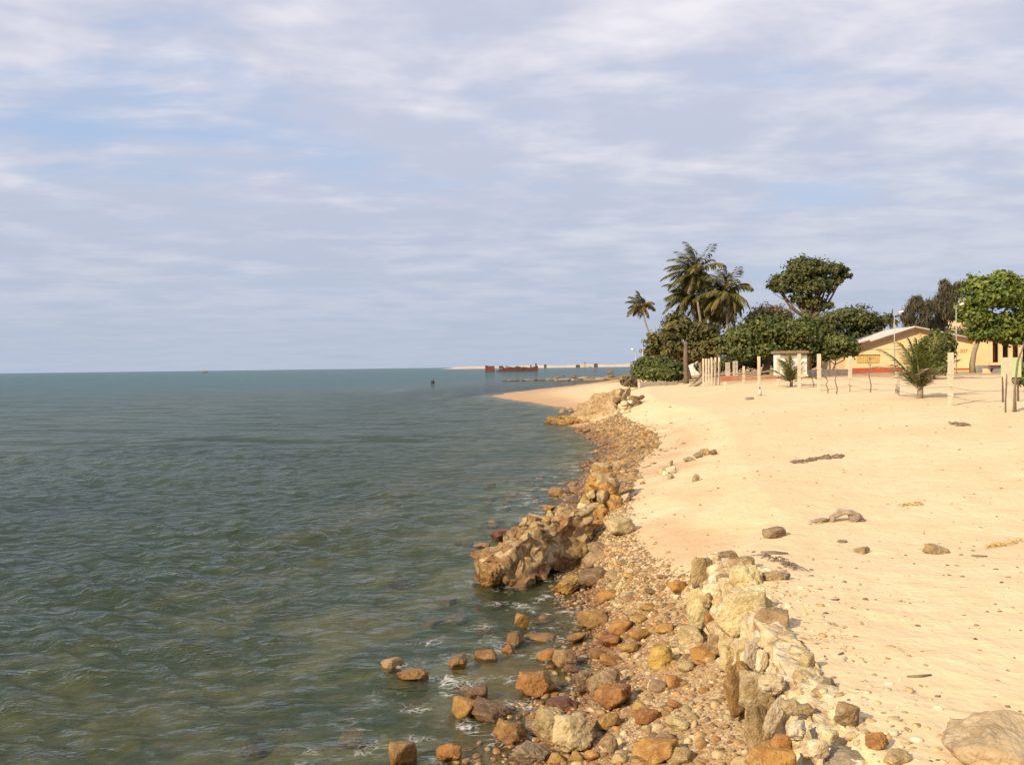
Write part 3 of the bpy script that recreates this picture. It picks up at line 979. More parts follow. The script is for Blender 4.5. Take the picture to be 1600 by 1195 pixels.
# the heap of cemented stones at the water's edge
heap = on_ground(938, 815)
heap_root = link('stone_heap', None, None, loc=(heap.x, heap.y + .6, heap.z), label='tall heap of cemented stones at the water edge behind the toppled wall', cat='ruin')
bpy.context.view_layer.update()
for i in range(115):
    lvl = (i / 115.0) ** 1.1
    ang = rng.uniform(0, 6.28)
    rad = (1 - lvl * 0.92) ** 0.75 * rng.uniform(0.0, 1.0) ** 0.5
    x = heap.x + 0.06 * lvl + math.cos(ang) * rad * 0.54
    y = heap.y + 0.55 + 0.5 * lvl + math.sin(ang) * rad * 0.75
    s = rng.uniform(0.16, 0.33)
    z = max(gz(x, y), 0) + lvl * 0.80 + s * 0.15
    col = ('tan', 'orange', 'ochre', 'tan', 'cream', 'orange')[i % 6]
    o = put_rock((x, y, z), (s, s * rng.uniform(.75, 1.1), s * rng.uniform(.7, 1.0)), col, rng.uniform(0, 6.28), (rng.uniform(-.5, .5), rng.uniform(-.5, .5)), sub=4, crag=0.08, name='stone')
    o.parent = heap_root
    o.matrix_parent_inverse = heap_root.matrix_world.inverted()

# pale mortar rubble where the heap meets the sand
for i in range(12):
    px = 1022 + rng.uniform(0, 34)
    py = 728 + rng.uniform(0, 24)
    photo_rock(px, py, rng.uniform(8, 15), rng.uniform(8, 13), 'white' if i % 3 else 'cream', 'whitish rubble lump at the top of the stony shore',
               'white rubble at the sand edge', cat='rubble', sub=3, crag=0.08)

# ------------------------------------------------------------------ pebbles (too many to count)
def chips(n_sub, pts, size, colours, flat=0.65, seed=1, var=0.35):
    r = np.random.default_rng(seed)
    bv, bf = ico(n_sub)
    N = len(pts)
    shapes = []
    for k in range(6):
        v, _ = rock_shape(900 + k + seed * 7, n_sub, planes=8, k=14, rough=0.06)
        shapes.append(v)
    shapes = np.array(shapes)
    V = shapes[r.integers(0, 6, N)]
    sc = np.stack([r.uniform(0.75, 1.2, N), r.uniform(0.6, 1.0, N), r.uniform(0.6, 1.1, N) * flat], 1) * (size[:, None] / 2)
    V = V * sc[:, None, :]
    a = r.uniform(0, 6.28, N)
    tx = r.normal(0, 0.35, N)
    ct, st = np.cos(tx)[:, None], np.sin(tx)[:, None]
    y2, z2 = V[..., 1] * ct - V[..., 2] * st, V[..., 1] * st + V[..., 2] * ct
    V = np.stack([V[..., 0], y2, z2], -1)
    c, s = np.cos(a)[:, None], np.sin(a)[:, None]
    x2, y2 = V[..., 0] * c - V[..., 1] * s, V[..., 0] * s + V[..., 1] * c
    V = np.stack([x2, y2, V[..., 2]], -1) + pts[:, None, :]
    F = bf[None] + (np.arange(N) * len(bv))[:, None, None]
    cl = np.array(colours)[r.integers(0, len(colours), N)] * r.uniform(1 - var, 1 + var * 0.7, (N, 1))
    C = np.repeat(cl[:, None, :], len(bv), 1)
    return V.reshape(-1, 3), F.reshape(-1, 3), C.reshape(-1, 3)


def chips_object(name, parts, mat, **kw):
    vs, fs, cs, b = [], [], [], 0
    for v, f, c in parts:
        vs.append(v)
        fs.append(f + b)
        cs.append(c)
        b += len(v)
    me = mesh_np(name, np.concatenate(vs), np.concatenate(fs), True)
    attr(me, 'col', np.concatenate(cs), 'FLOAT_COLOR')
    return link(name, me, mat, kind='stuff', **kw)


PAL = [tuple(v * 0.84 for v in q) for q in [(0.50, 0.37, 0.19), (0.42, 0.28, 0.12), (0.55, 0.43, 0.25), (0.34, 0.20, 0.075), (0.42, 0.23, 0.08), (0.25, 0.16, 0.08), (0.47, 0.34, 0.15), (0.60, 0.50, 0.33), (0.17, 0.105, 0.06), (0.30, 0.19, 0.09)]]


def shore_points(N, y0, y1, lo, hi, seed, bias=1.0):
    r = np.random.default_rng(seed)
    y = np.exp(r.uniform(math.log(y0), math.log(y1), N))
    _, xw, xs, du = profile(np.zeros(N), y)
    u = r.uniform(0, 1, N) ** bias
    x = xw + lo + (xs + hi - xw - lo) * u + np.where(y > 11, r.normal(0, 1, N) ** 3 * 0.018 * np.clip(y / 12, 1, 3), 0)
    return np.stack([x, y, ground_z(x, y)], 1), r


parts = []
p, r = shore_points(13000, 4.5, 12.5, -0.15, 0.02, 11)
parts.append(chips(1, p, 0.012 + 0.036 * r.uniform(0, 1, len(p)) ** 1.8, PAL, seed=2))
p, r = shore_points(1800, 4.5, 17, -0.5, 0.05, 12)
p[:, 2] += 0.006
parts.append(chips(2, p, r.uniform(0.05, 0.11, len(p)), PAL[:6], seed=3))
p, r = shore_points(6500, 11, 22, -0.1, 0.35, 13)
parts.append(chips(1, p, r.uniform(0.025, 0.075, len(p)), PAL, seed=4))
p, r = shore_points(6000, 18, 50, -0.4, 0.3, 14, 1.25)
parts.append(chips(1, p, r.uniform(0.05, 0.16, len(p)), [PAL[1], PAL[3], PAL[4], PAL[5], PAL[6], PAL[8], PAL[9]], seed=5))
p, r = shore_points(500, 20, 48, -0.3, 0.1, 15)
parts.append(chips(2, p, r.uniform(0.14, 0.26, len(p)), [PAL[1], PAL[3], PAL[5], PAL[9]], seed=6))
chips_object('pebbles', parts, PEBBLE, label='mixed ochre and cream pebbles covering the shore', cat='pebbles')

# chips of shell, coral and leaf litter on the dry sand
N = 2600
r = np.random.default_rng(21)
y = np.exp(r.uniform(math.log(4.5), math.log(38), N))
_, xw, xs, du = profile(np.zeros(N), y)
x = xs + 0.25 + r.uniform(0, 1, N) ** 1.2 * (y * 0.62 + 1 - xs)
pts = np.stack([x, y, ground_z(x, y) + 0.001], 1)
DP = [(0.22, 0.15, 0.09), (0.30, 0.20, 0.11), (0.58, 0.48, 0.32), (0.12, 0.085, 0.06), (0.34, 0.16, 0.09), (0.45, 0.33, 0.19), (0.26, 0.18, 0.10)]
parts = [chips(1, pts, 0.010 + 0.028 * r.uniform(0, 1, N) ** 3 * (1 + y / 12), DP, flat=0.45, seed=8)]
# rubble spilling from the ruined wall over the sand
N = 1100
y = r.uniform(4.4, 10.4, N)
_, xw, xs, du = profile(np.zeros(N), y)
x = xs + 0.1 + np.abs(r.normal(0, 0.36, N))
pts = np.stack([x, y, ground_z(x, y)], 1)
parts.append(chips(2, pts, 0.014 + 0.06 * r.uniform(0, 1, N) ** 2.5, [(0.58, 0.46, 0.28), (0.62, 0.51, 0.34), (0.50, 0.38, 0.20), (0.42, 0.28, 0.13), (0.52, 0.40, 0.22)], flat=0.7, seed=9))
chips_object('beach_litter', parts, DEBRIS, label='scattered bits of shell, coral and dry leaf on the sand', cat='litter')

# ------------------------------------------------------------------ the near ruined wall
wall_root = link('ruined_wall', None, None, loc=(1.75, 8.2, 0.8), label='broken low rubble wall holding back the sand above the pebbles', cat='wall')
bpy.context.view_layer.update()


def wall_stone(px, pyb, w, h, col, z=None, sub=4, crag=0.06, deep=0.8, tilt=None, var=None, name='stone'):
    """a stone of the wall; z is the height of its foot"""
    d = ray(px, pyb)
    T = (z - EYE) / d.z
    g = Vector((d.x * T, T, z))
    s = T / FPX
    W, H = w * s * 1.04, h * s * 1.04
    D = max(W * deep, 0.06)
    c = Vector((g.x, g.y + D * 0.35, z + H * 0.46))
    o = put_rock(c, (W, D, H), col, rng.uniform(-.25, .25), tilt or (rng.uniform(-.15, .15), rng.uniform(-.15, .15)), var, sub, crag, name)
    o.parent = wall_root
    o.matrix_parent_inverse = wall_root.matrix_world.inverted()
    return o


WALL = [
    (1100, 925, 38, 54, 'tan', 0.78, 5, .10), (1125, 912, 24, 46, 'cream', .86, 4, .1), (1141, 884, 32, 22, 'tan', 1.02, 4, .05),
    (1162, 903, 40, 32, 'tan', .98, 5, .06), (1168, 932, 56, 48, 'cream', .98, 5, .14), (1196, 934, 30, 20, 'brown', .98, 4, .04), (1212, 912, 34, 18, 'tan', 1.08, 4, .1), (1228, 908, 20, 13, 'grey', 1.1, 4, .1),
    (1092, 988, 36, 68, 'cream', .54, 5, .06), (1113, 990, 22, 36, 'orange', .58, 4, .04), (1122, 962, 42, 50, 'white', .72, 5, .16),
    (1134, 930, 30, 32, 'tan', .9, 4, .12), (1108, 952, 20, 24, 'tan', .8, 4, .12),
    (1168, 1008, 92, 80, 'cream', .82, 6, .05), (1146, 1024, 38, 62, 'cream', .66, 5, .1), (1208, 1008, 52, 54, 'tan', .98, 5, .05), (1226, 1002, 18, 20, 'grey', 1.06, 4, .05),
    (1176, 1055, 24, 54, 'white', .86, 5, .08), (1192, 1050, 18, 34, 'white', .94, 4, .1), (1122, 1026, 34, 30, 'tan', .56, 4, .1),
    (1140, 1050, 26, 40, 'cream', .58, 4, .06), (1164, 1066, 22, 56, 'ochre', .66, 4, .03), (1158, 1122, 44, 84, 'ochre', .60, 5, .03),
    (1188, 1126, 58, 76, 'cream', .74, 5, .04), (1208, 1090, 40, 36, 'white', .98, 4, .15), (1187, 1186, 42, 86, 'tan', .64, 5, .03), (1214, 1146, 30, 60, 'white', .86, 4, .16),
    (1222, 1178, 34, 30, 'orange', .96, 4, .04), (1240, 1120, 34, 26, 'cream', 1.04, 4, .15), (1206, 1214, 74, 40, 'orange', .86, 5, .04),
    (1250, 1160, 36, 28, 'white', 1.04, 4, .15), (1276, 1190, 42, 34, 'white', 1.05, 4, .15), (1300, 1165, 30, 22, 'cream', 1.08, 4, .12),
    (1262, 1120, 26, 18, 'tan', 1.08, 4, .12), (1180, 1262, 80, 70, 'tan', .68, 5, .06), (1236, 1250, 70, 44, 'cream', .95, 5, .1),
]
for a in WALL:
    wall_stone(a[0], a[1], a[2], a[3], a[4], a[5], a[6], a[7])

# mortar and packing between the stones: a craggy core
ys = np.linspace(4.6, 10.6, 300)
vs = np.linspace(0, 1, 34)
Y = np.repeat(ys[:, None], len(vs), 1)
_, xw, xs, du = profile(np.zeros_like(ys), ys)
X = xs[:, None] - 0.10 + 0.55 * vs[None, :] ** 1.5
top = 1.11 + 0.12 * fbm2(ys, ys * 0, 1.3, 2, 3.3)
Zc = 0.50 + (top[:, None] - 0.50) * np.clip(vs[None, :] * 2.2, 0, 1) ** 0.8 - np.clip(vs[None, :] - 0.75, 0, 1) * 0.6
nz = fbm(np.stack([X * 6, Y * 6, Zc * 6], -1), 4, 0.6)
f1, f2 = cells(np.stack([X * 6.5, Y * 6.5, Zc * 6.5], -1) + nz[..., None] * 0.5)
lump = np.clip((f2 - f1) * 1.8, 0, 1) ** 0.6
X = X + nz * 0.08 - (lump - 0.7) * 0.11
Zc = Zc + (lump - 0.6) * 0.05 + 0.04 * fbm(np.stack([X * 9 + 5, Y * 9, Zc * 9], -1), 3)
i = np.arange(len(ys) - 1)[:, None] * len(vs) + np.arange(len(vs) - 1)[None, :]
me = mesh_np('mortar_core', np.stack([X.ravel() - 1.75, Y.ravel() - 8.2, Zc.ravel() - 0.8], 1), np.stack([i, i + 1, i + len(vs) + 1, i + len(vs)], -1).reshape(-1, 4), True)
me.materials.append(ROCK['pale_rubble'])
link('mortar_core', me, None, wall_root)

# ------------------------------------------------------------------ the toppled wall in the water
def rough_block(name, L, Wd, H, seed, amp, mat, shape=None, cell=5.0, lumps=0.10):
    """a rectangular block with broken, craggy faces; returns mesh centred on its base middle"""
    bm = bmesh.new()
    bmesh.ops.create_cube(bm, size=1.0)
    bmesh.ops.subdivide_edges(bm, edges=bm.edges[:], cuts=58, use_grid_fill=True)
    v = np.array([p.co[:] for p in bm.verts])
    f = np.array([[q.index for q in fc.verts] for fc in bm.faces])
    bm.free()
    v = v * np.array([L, Wd, H])
    v[:, 2] += H / 2
    if shape is not None:
        v = shape(v)
    q = v * 2.0 + seed
    d = np.stack([fbm(q + 11.1, 4, 0.55), fbm(q + 37.7, 4, 0.55), fbm(q + 71.3, 4, 0.55)], -1)
    q2 = v * 6.0 - seed
    d2 = np.stack([fbm(q2, 3, 0.6), fbm(q2 + 9, 3, 0.6), fbm(q2 + 23, 3, 0.6)], -1)
    c = np.abs(vnoise(v * 4.5 + seed * 2))[:, None]
    v = v + d * amp + d2 * amp * 0.75 + (np.sign(v - np.array([0, 0, H / 2])) * (0.3 - c)) * amp * 0.35
    f1, f2 = cells(v * cell + seed + d * 0.4)
    out = v - np.array([0, 0, H * 0.45])
    out[:, 0] *= 0.25
    out /= np.linalg.norm(out, axis=1)[:, None] + 1e-9
    lump = np.clip((f2 - f1) * 1.8, 0, 1) ** 0.9
    big1, big2 = cells(v * cell * 0.42 + seed * 3)
    v = v + out * ((lump - 0.7) * lumps + (np.clip((big2 - big1) * 1.6, 0, 1) - 0.6) * lumps * 1.1)[:, None]
    me = mesh_np(name, v, f, True)
    me.materials.append(mat)
    return me


def slab_shape(v):
    t = (v[:, 0] / 2.18) + 0.5                  # 0 seaward end .. 1 landward end
    hgt = v[:, 2] / 0.62
    top = 0.30 + 0.62 * t ** 0.8                # height of the crest
    under = 0.42 * np.exp(-((t - 0.42) / 0.23) ** 2) * np.clip(-v[:, 1] / 0.3 + 0.6, 0, 1)   # washed-out hollow
    low = -0.25 + under
    v[:, 2] = low + (top - low) * hgt
    v[:, 1] = v[:, 1] * (1.0 - 0.25 * hgt) + 0.22 * (hgt - 0.5) - 0.12 * np.sin(t * 7)
    return v


pa, pb = Vector((-0.38, 14.3, 0)), Vector((1.04, 15.95, 0))
mid = (pa + pb) / 2
slab_root = link('toppled_wall', None, None, loc=(mid.x, mid.y, 0.0), rot=(0, 0, math.atan2(pb.y - pa.y, pb.x - pa.x)),
                 label='long toppled slab of rubble wall lying in the water', cat='ruin')
link('wall_body', rough_block('wall_body', 2.18, 0.72, 0.62, 3.3, 0.17, ROCK['rubble'], shape=slab_shape, cell=3.0, lumps=0.04), None, slab_root)
r = np.random.default_rng(5)
for i in range(26):
    t = r.uniform(0.08, 1.0)
    cr = 0.30 + 0.62 * t ** 0.8
    s = r.uniform(0.05, 0.12)
    yy = r.uniform(-0.16, 0.42)
    col = ('cream', 'tan', 'tan', 'ochre', 'cream', 'tan')[i % 6]
    o = put_rock(((t - 0.5) * 2.1, yy - 0.12 * math.sin(t * 7), cr - 0.05 - s * 0.12), (s, s * r.uniform(.7, 1), s * r.uniform(.6, 1)), col,
                 r.uniform(0, 6), (r.uniform(-.5, .5), r.uniform(-.5, .5)), sub=3, crag=0.06, name='stone')
    o.parent = slab_root
    ROCKS.pop()
for i in range(4):
    t = r.uniform(0.05, 0.2)
    s = r.uniform(0.10, 0.24)
    o = put_rock(((t - 0.5) * 2.15, r.uniform(-0.42, 0.1), r.uniform(0.0, 0.30)), (s, s, s * r.uniform(.8, 1.1)), ('ochre', 'brown', 'tan')[i % 3], r.uniform(0, 6), sub=3, crag=0.06, name='stone')
    o.parent = slab_root
    ROCKS.pop()

# ------------------------------------------------------------------ the far ruined corner
fa, fb = Vector((2.9, 55.0, 0)), Vector((5.9, 50.2, 0))
fm = (fa + fb) / 2
fr_root = link('ruined_corner', None, None, loc=(fm.x, fm.y, 0), rot=(0, 0, math.atan2(fb.y - fa.y, fb.x - fa.x)),
               label='ruined corner of an old stone wall between sandy point and stony shore', cat='ruin')


def far_shape(v):
    t = v[:, 0] / 5.6 + 0.5
    hgt = v[:, 2] / 1.5
    top = np.interp(t, [0, .18, .32, .34, .46, .6, .75, .88, 1.0], [0.25, .45, .7, 1.15, 1.20, 1.75, 1.68, 1.85, 2.05])
    v[:, 2] = -0.3 + (top + 0.3) * hgt
    ledge = np.clip(1 - hgt / 0.45, 0, 1)
    v[:, 1] = v[:, 1] - 0.55 * ledge * np.where(v[:, 1] < 0, 1, 0)
    return v


link('wall_body', rough_block('wall_body_far', 5.6, 0.8, 1.5, 9.1, 0.10, ROCK['far_rubble'], shape=far_shape, cell=2.0, lumps=0.06), None, fr_root)
foot_me = rough_block('footing', 4.6, 0.9, 0.5, 4.4, 0.22, ROCK['ochre'], shape=lambda v: v + np.array([-0.5, -0.85, -0.22]), cell=2.0, lumps=0.12)
link('footing', foot_me, None, fr_root)
r = np.random.default_rng(15)
for i in range(40):
    s = r.uniform(0.22, 0.5)
    zz = r.uniform(0, 1)
    o = put_rock((2.75 + r.uniform(-0.2, 0.75), r.uniform(-0.7, 0.9), 0.65 + zz * 1.15 * r.uniform(0.5, 1)), (s, s, s * .8),
                 ('brown', 'grey', 'tan', 'brown', 'white')[i % 5], r.uniform(0, 6), sub=3, crag=0.08, name='stone')
    o.parent = fr_root
    ROCKS.pop()
for i in range(9):
    photo_rock(952 + r.uniform(0, 30), 642 + r.uniform(0, 7), r.uniform(7, 11), r.uniform(5, 8), 'white', 'white stone tumbled at the foot of the ruined corner', 'white stones by the ruined corner', cat='stone', sub=3)
for i in range(7):
    photo_rock(878 + r.uniform(0, 30), 642 + r.uniform(-6, 6), r.uniform(6, 10), r.uniform(4, 6), 'cream', 'pale stone on the seaward side of the ruined corner', 'pale stones seaward of the ruined corner', cat='stone', sub=3)
photo_rock(966, 681, 7, 6, 'brown', 'small black bag like lump on the stony shore', None, cat='lump', sub=3)

# rocks of the low spit
r = np.random.default_rng(31)
for i in range(30):
    t = i / 29
    px = 786 + t * 200 + r.uniform(-3, 3)
    D = 219 + r.uniform(-4, 5)
    p = at(px, 595, D)
    s = r.uniform(0.7, 1.6) * (0.55 + t)
    put_rock((p.x, D, max(gz(p.x, D), 0) + s * 0.08), (s * 1.7, s, s * 0.42), ('brown', 'brown', 'grey', 'brown')[i % 4], 0, sub=3, crag=.05,
             label='low dark rock of the reef line beyond the sandy point', cat='rock', group='reef rocks beyond the sandy point')
for px, py, w, h in ((928, 580, 7, 3), (898, 587, 6, 2), (880, 588, 5, 2), (955, 583, 16, 5)):
    photo_rock(px, py, w, h, 'brown', 'dark rock in the sea behind the reef line', 'dark rocks behind the reef line', cat='rock', sub=3)

# ------------------------------------------------------------------ things out at sea
def wreck():
    D = 640.0
    s = D / FPX
    p = at(799, 580, D)
    root = link('rusty_wreck', None, None, loc=(p.x, D, 0), label='long rusty hull of a wrecked barge aground far offshore', cat='wreck')

    def X(px): return (px - 799) * s
    MB().prism([(X(758), -1), (X(758.5), 2.6), (X(758), 4.2), (X(762), 4.3), (X(762.4), 3.9), (X(772.5), 3.9), (X(773), -1)], -4, 4).build('stern_block', M['rustred'], root)
    top = [(776, .6), (780, 1.2), (784, 1.8), (789, 2.6), (794, 2.9), (799, 3.1), (803, 2.7), (806, 3.4), (812, 3.3), (816, 2.8), (822, 2.9), (826, 2.6), (830, 2.5), (833, 3.0), (836, 3.3), (839, 3.7), (840.5, 3.4), (841, 1.6), (840, .2)]
    MB().prism([(X(774), -1)] + [(X(a), b) for a, b in top] + [(X(838), -1)], -4, 4).build('hull', M['rust'], root)
    m = MB()
    for a, b in ((781, 2.0), (787, 3.2), (796, 3.4), (809, 3.9), (818, 3.4)):
        m.box((X(a), -3.9, b / 2), (0.5, 0.5, b))
    m.build('frame_ribs', M['rust'], root)
    MB().tube([(X(829.5), 0, 2.2), (X(829.5), 0, 4.2)], 0.5).build('bollard', M['wood'], root, label='dark bollard on the hull')
    MB().tube([(X(837.5), 0, 3), (X(837.5), 0, 5.3)], 0.5).build('mast_stump', M['rust'], root)


wreck()

p = at(320, 579, 1500)
bt = link('far_boat', None, None, loc=(p.x, 1500, 0), label='tiny dark fishing boat on the open horizon', cat='boat')
MB().prism([(-4.2, 1.3), (-3.0, -0.5), (3.2, -0.5), (4.6, 1.6)], -1.2, 1.2).build('hull', M['wood'], bt)
MB().box((-0.5, 0, 2.3), (3.6, 1.8, 2.0)).build('cabin', M['greyc'], bt)

p = at(676, 597, 195)
bu = link('mooring_buoy', None, None, loc=(p.x, 195, 0), label='small black drum buoy floating off the sandy point', cat='buoy')
MB().tube([(0, 0, -.3), (0, 0, .45), (0.05, 0, .6)], [.36, .40, .25], 12).build('float', M['black'], bu)
MB().tube([(0.12, 0, .5), (0.16, 0, .95)], [.10, .06], 8).build('lifting_ring', M['black'], bu)


def headland():
    D0 = 2100.0
    n = 120
    px = np.linspace(686, 1060, n)
    top, bot, back = [], [], []
    r = np.random.default_rng(2)
    vs = []
    for i, a in enumerate(px):
        x = at(a, 570, D0).x
        e = min(1, i / 8)
        h = (2.6 + 1.7 * e + 0.9 * math.sin(a * .07) + r.uniform(0, .7) + np.interp(a, [686, 800, 950, 1060], [0, 0.6, 1.8, 3.0])) * e
        vs += [(x, D0, -1), (x, D0 + 10, h * 0.75), (x, D0 + 60, h), (x, D0 + 320, h * 0.4), (x, D0 + 400, -1)]
    fs = [(i * 5 + k, (i + 1) * 5 + k, (i + 1) * 5 + k + 1, i * 5 + k + 1) for i in range(n - 1) for k in range(4)]
    me = mesh_np('headland', np.array(vs), np.array(fs), True)
    link('headland', me, M['far'], kind='structure', label='low pale sandy headland on the horizon')
    for a, w, h, lab in ((783, 12, 3.4, 'tiny reddish hut on the far headland'), (792, 8, 3.0, 'tiny white topped mast hut on the far headland'), (852, 7, 5.5, 'small dark tower on the far headland'),
                         (903, 11, 4.0, 'low dark shed on the far headland'), (931, 10, 6.0, 'dark twin stacked hut on the far headland'), (914, 6, 9.0, 'pale thin mast on the far headland')):
        q = at(a, 570, D0 - 12)
        hr = link('far_hut', None, None, loc=(q.x, D0 - 12, 0), label=lab, cat='hut')
        MB().box((0, 0, h / 2 + 0.5), (w * .8, 6, h + 1)).build('wall', M['conc'] if a in (914, 792) else M['wood'], hr)
        MB().prism([(-w * .5, h + 1), (0, h + 2.4), (w * .5, h + 1)], -4, 4).build('roof', M['rust'] if a == 783 else M['brownc'], hr)


headland()

# ------------------------------------------------------------------ plants
def leaf_cloud(blobs, n, size, seed, aspect=1.6, clump=0.30, up=0.0, hang=0.0):
    """blobs: (centre, radii); returns verts, quads, variation"""
    r = np.random.default_rng(seed)
    vol = np.array([b[1][0] * b[1][1] * b[1][2] for b in blobs]) ** 0.72
    cnt = np.maximum((vol / vol.sum() * n).astype(int), 20)
    P, Nn, U = [], [], []
    for (c, rad), m in zip(blobs, cnt):
        c, rad = np.array(c), np.array(rad)
        k = max(9, int(m / 42))
        d = r.normal(size=(k, 3))
        d /= np.linalg.norm(d, axis=1)[:, None]
        d[:, 2] = np.where(d[:, 2] < -0.35, -d[:, 2] * 0.6, d[:, 2])
        cc = c + d * rad * r.uniform(0.35, 0.95, (k, 1))
        who = r.integers(0, k, m)
        e = r.normal(size=(m, 3))
        e /= np.linalg.norm(e, axis=1)[:, None]
        cr = clump * rad.mean() * r.uniform(0.7, 1.35, k)[who][:, None]
        P.append(cc[who] + e * cr * np.where(r.uniform(0, 1, (m, 1)) < 0.20, r.uniform(1.0, 1.9, (m, 1)), r.uniform(0.25, 1.2, (m, 1)) ** 1.2) * np.array([1.2, 1.2, 0.75]))
        nn = e + 0.55 * d[who] + r.normal(0, 0.55, (m, 3))
        Nn.append(nn)
        U.append(np.clip(r.normal(0.42, 0.22, k)[who] + r.normal(0, 0.15, m), 0, 1))
    P, Nn, U = np.concatenate(P), np.concatenate(Nn), np.concatenate(U)
    Nn /= np.linalg.norm(Nn, axis=1)[:, None]
    m = len(P)
    ax = r.normal(size=(m, 3)) + np.array([0, 0, up - hang])
    ax -= Nn * (ax * Nn).sum(1)[:, None]
    ax /= np.linalg.norm(ax, axis=1)[:, None] + 1e-9
    bx = np.cross(Nn, ax)
    s = size * r.uniform(0.6, 1.35, m)[:, None]
    a, b = ax * s * aspect / 2, bx * s / 2
    V = np.stack([P - a, P + b * 0.9 - a * 0.1 + Nn * s * 0.12, P + a, P - b * 0.9 - a * 0.1 + Nn * s * 0.12], 1).reshape(-1, 3)
    F = np.arange(m * 4).reshape(-1, 4)
    return V, F, np.repeat(U, 4)


def tree(name, base, blobs_px, D, leaf, n, size, label, cat='tree', group=None, seed=1, trunk_r=0.22, dz=0.75, limbs=True, aspect=1.6, clump=0.30, up=0.0, hang=0.0, bark='bark', path=None, depth_jit=0.5):
    """base: photo column of the trunk; blobs in photo pixels at D metres"""
    r = random.Random(seed)
    b = foot(base, D)
    root = link(name, None, None, loc=b, label=label, cat=cat, group=group)
    s = D / FPX
    blobs = []
    for i, (px, py, rx, ry) in enumerate(blobs_px):
        jy = r.uniform(-depth_jit, depth_jit) * rx * s
        c = at(px, py, D + jy) - b
        blobs.append((tuple(c), (rx * s, rx * s * dz + 0.2, ry * s)))
    V, F, U = leaf_cloud(blobs, int(n * 1.9), size * 0.82, seed + 40, aspect, clump, up, hang)
    me = mesh_np('crown', V, F, False)
    attr(me, 'var', U)
    link('crown', me, LEAF[leaf], root)
    if limbs:
        cen = sum((Vector(c) * (q[0] * q[2]) for c, q in blobs), Vector()) / sum(q[0] * q[2] for c, q in blobs)
        low = min(c[2] - q[2] for c, q in blobs)
        fork = Vector((cen.x * 0.6, cen.y * 0.5, max(low * 0.9, cen.z * 0.42)))
        m = MB()
        if path:
            pts = [at(px, py, D) - b for px, py in path]
            pts[0].z = min(pts[0].z, -0.2)
            fork = pts[-1]
        else:
            pts = [Vector((0, 0, -0.3)), Vector((fork.x * .2 + r.uniform(-.1, .1), 0, fork.z * 0.45)), fork]
        k = len(pts)
        m.tube(pts, [trunk_r * (1.25 - 0.5 * i / (k - 1)) for i in range(k)], 9)
        for c, q in blobs:
            c = Vector(c)
            e = c + Vector((0, 0, q[2] * 0.2))
            md = fork.lerp(e, 0.5) + Vector((r.uniform(-.2, .2), r.uniform(-.2, .2), -0.12 * (e - fork).length))
            m.tube([fork, md, e], [trunk_r * .6, trunk_r * .38, trunk_r * .12], 6)
            for j in range(4):
                d = Vector((r.uniform(-1, 1) * q[0], r.uniform(-1, 1) * q[1], r.uniform(-.3, 1) * q[2])) * 0.75
                m.tube([md.lerp(e, .4), md.lerp(e, .6) + d * .5, c + d], [trunk_r * .28, trunk_r * .16, trunk_r * .05], 5)
        m.build('trunk', M[bark], root, smooth=True)
    return root


def frond_mesh(L, az, el, droop, wind, seed, leaf_len, n=44, width=0.05, sag=0.7, twist=0.0):
    r = np.random.default_rng(seed)
    t = np.linspace(0, 1, 14)
    d = np.array([math.cos(az) * math.cos(el), math.sin(az) * math.cos(el), math.sin(el)])
    P = [np.zeros(3)]
    for k in range(1, len(t)):
        d = d + (np.array([0, 0, -droop]) + wind * 0.9) * (t[k] * 0.16)
        d = d / np.linalg.norm(d)
        P.append(P[-1] + d * L / (len(t) - 1))
    P = np.array(P)
    V, F, U = [], [], []

    def add(vs, u):
        b = len(V)
        V.extend(vs)
        F.append([b, b + 1, b + 2, b + 3])
        U.extend([u] * 4)
    for k in range(len(t) - 1):             # rachis: two crossed strips
        w = 0.035 * (1 - t[k] * 0.8) * (L / 3.5)
        side = np.cross(P[k + 1] - P[k], [0, 0, 1.0])
        side /= np.linalg.norm(side) + 1e-9
        add([P[k] - side * w, P[k] + side * w, P[k + 1] + side * w * .8, P[k + 1] - side * w * .8], 0.95)
        up = np.array([0, 0, w])
        add([P[k] - up, P[k] + up, P[k + 1] + up * .8, P[k + 1] - up * .8], 0.95)
    tone = np.clip(r.normal(0.45, 0.2), 0.05, 0.95)
    for i in range(n):
        u = 0.10 + 0.90 * (i + 0.5) / n
        f = u * (len(t) - 1)
        k = min(int(f), len(t) - 2)
        q = P[k] + (P[k + 1] - P[k]) * (f - k)
        tan = P[k + 1] - P[k]
        tan /= np.linalg.norm(tan)
        side = np.cross(tan, [0, 0, 1.0])
        side /= np.linalg.norm(side) + 1e-9
        ll = leaf_len * (0.35 + 0.95 * math.sin(math.pi * (0.12 + 0.80 * u)) ** 0.8) * r.uniform(.85, 1.1)
        for sgn in (-1, 1):
            dr = side * sgn * 0.8 + tan * 0.65 + np.array([0, 0, -sag * r.uniform(.5, 1.2)]) + wind * 0.45 + r.normal(0, .08, 3)
            dr /= np.linalg.norm(dr)
            mid = q + dr * ll * 0.5 + np.array([0, 0, 0.03])
            end = q + dr * ll + np.array([0, 0, -0.16 * ll * sag]) + wind * ll * 0.2
            wv = np.cross(dr, [0, 0, 1.0] if abs(dr[2]) < .85 else tan)
            wv = (wv / (np.linalg.norm(wv) + 1e-9) + tan * 0.5) * width * 0.8
            c = np.clip(tone + r.normal(0, .12), 0, 1)
            add([q - wv * .4, q + wv * .4, mid + wv, mid - wv], c)
            add([mid - wv, mid + wv, end + wv * .12, end - wv * .12], c)
    me = mesh_np('frond', np.array(V), np.array(F), False)
    attr(me, 'var', np.array(U))
    return me


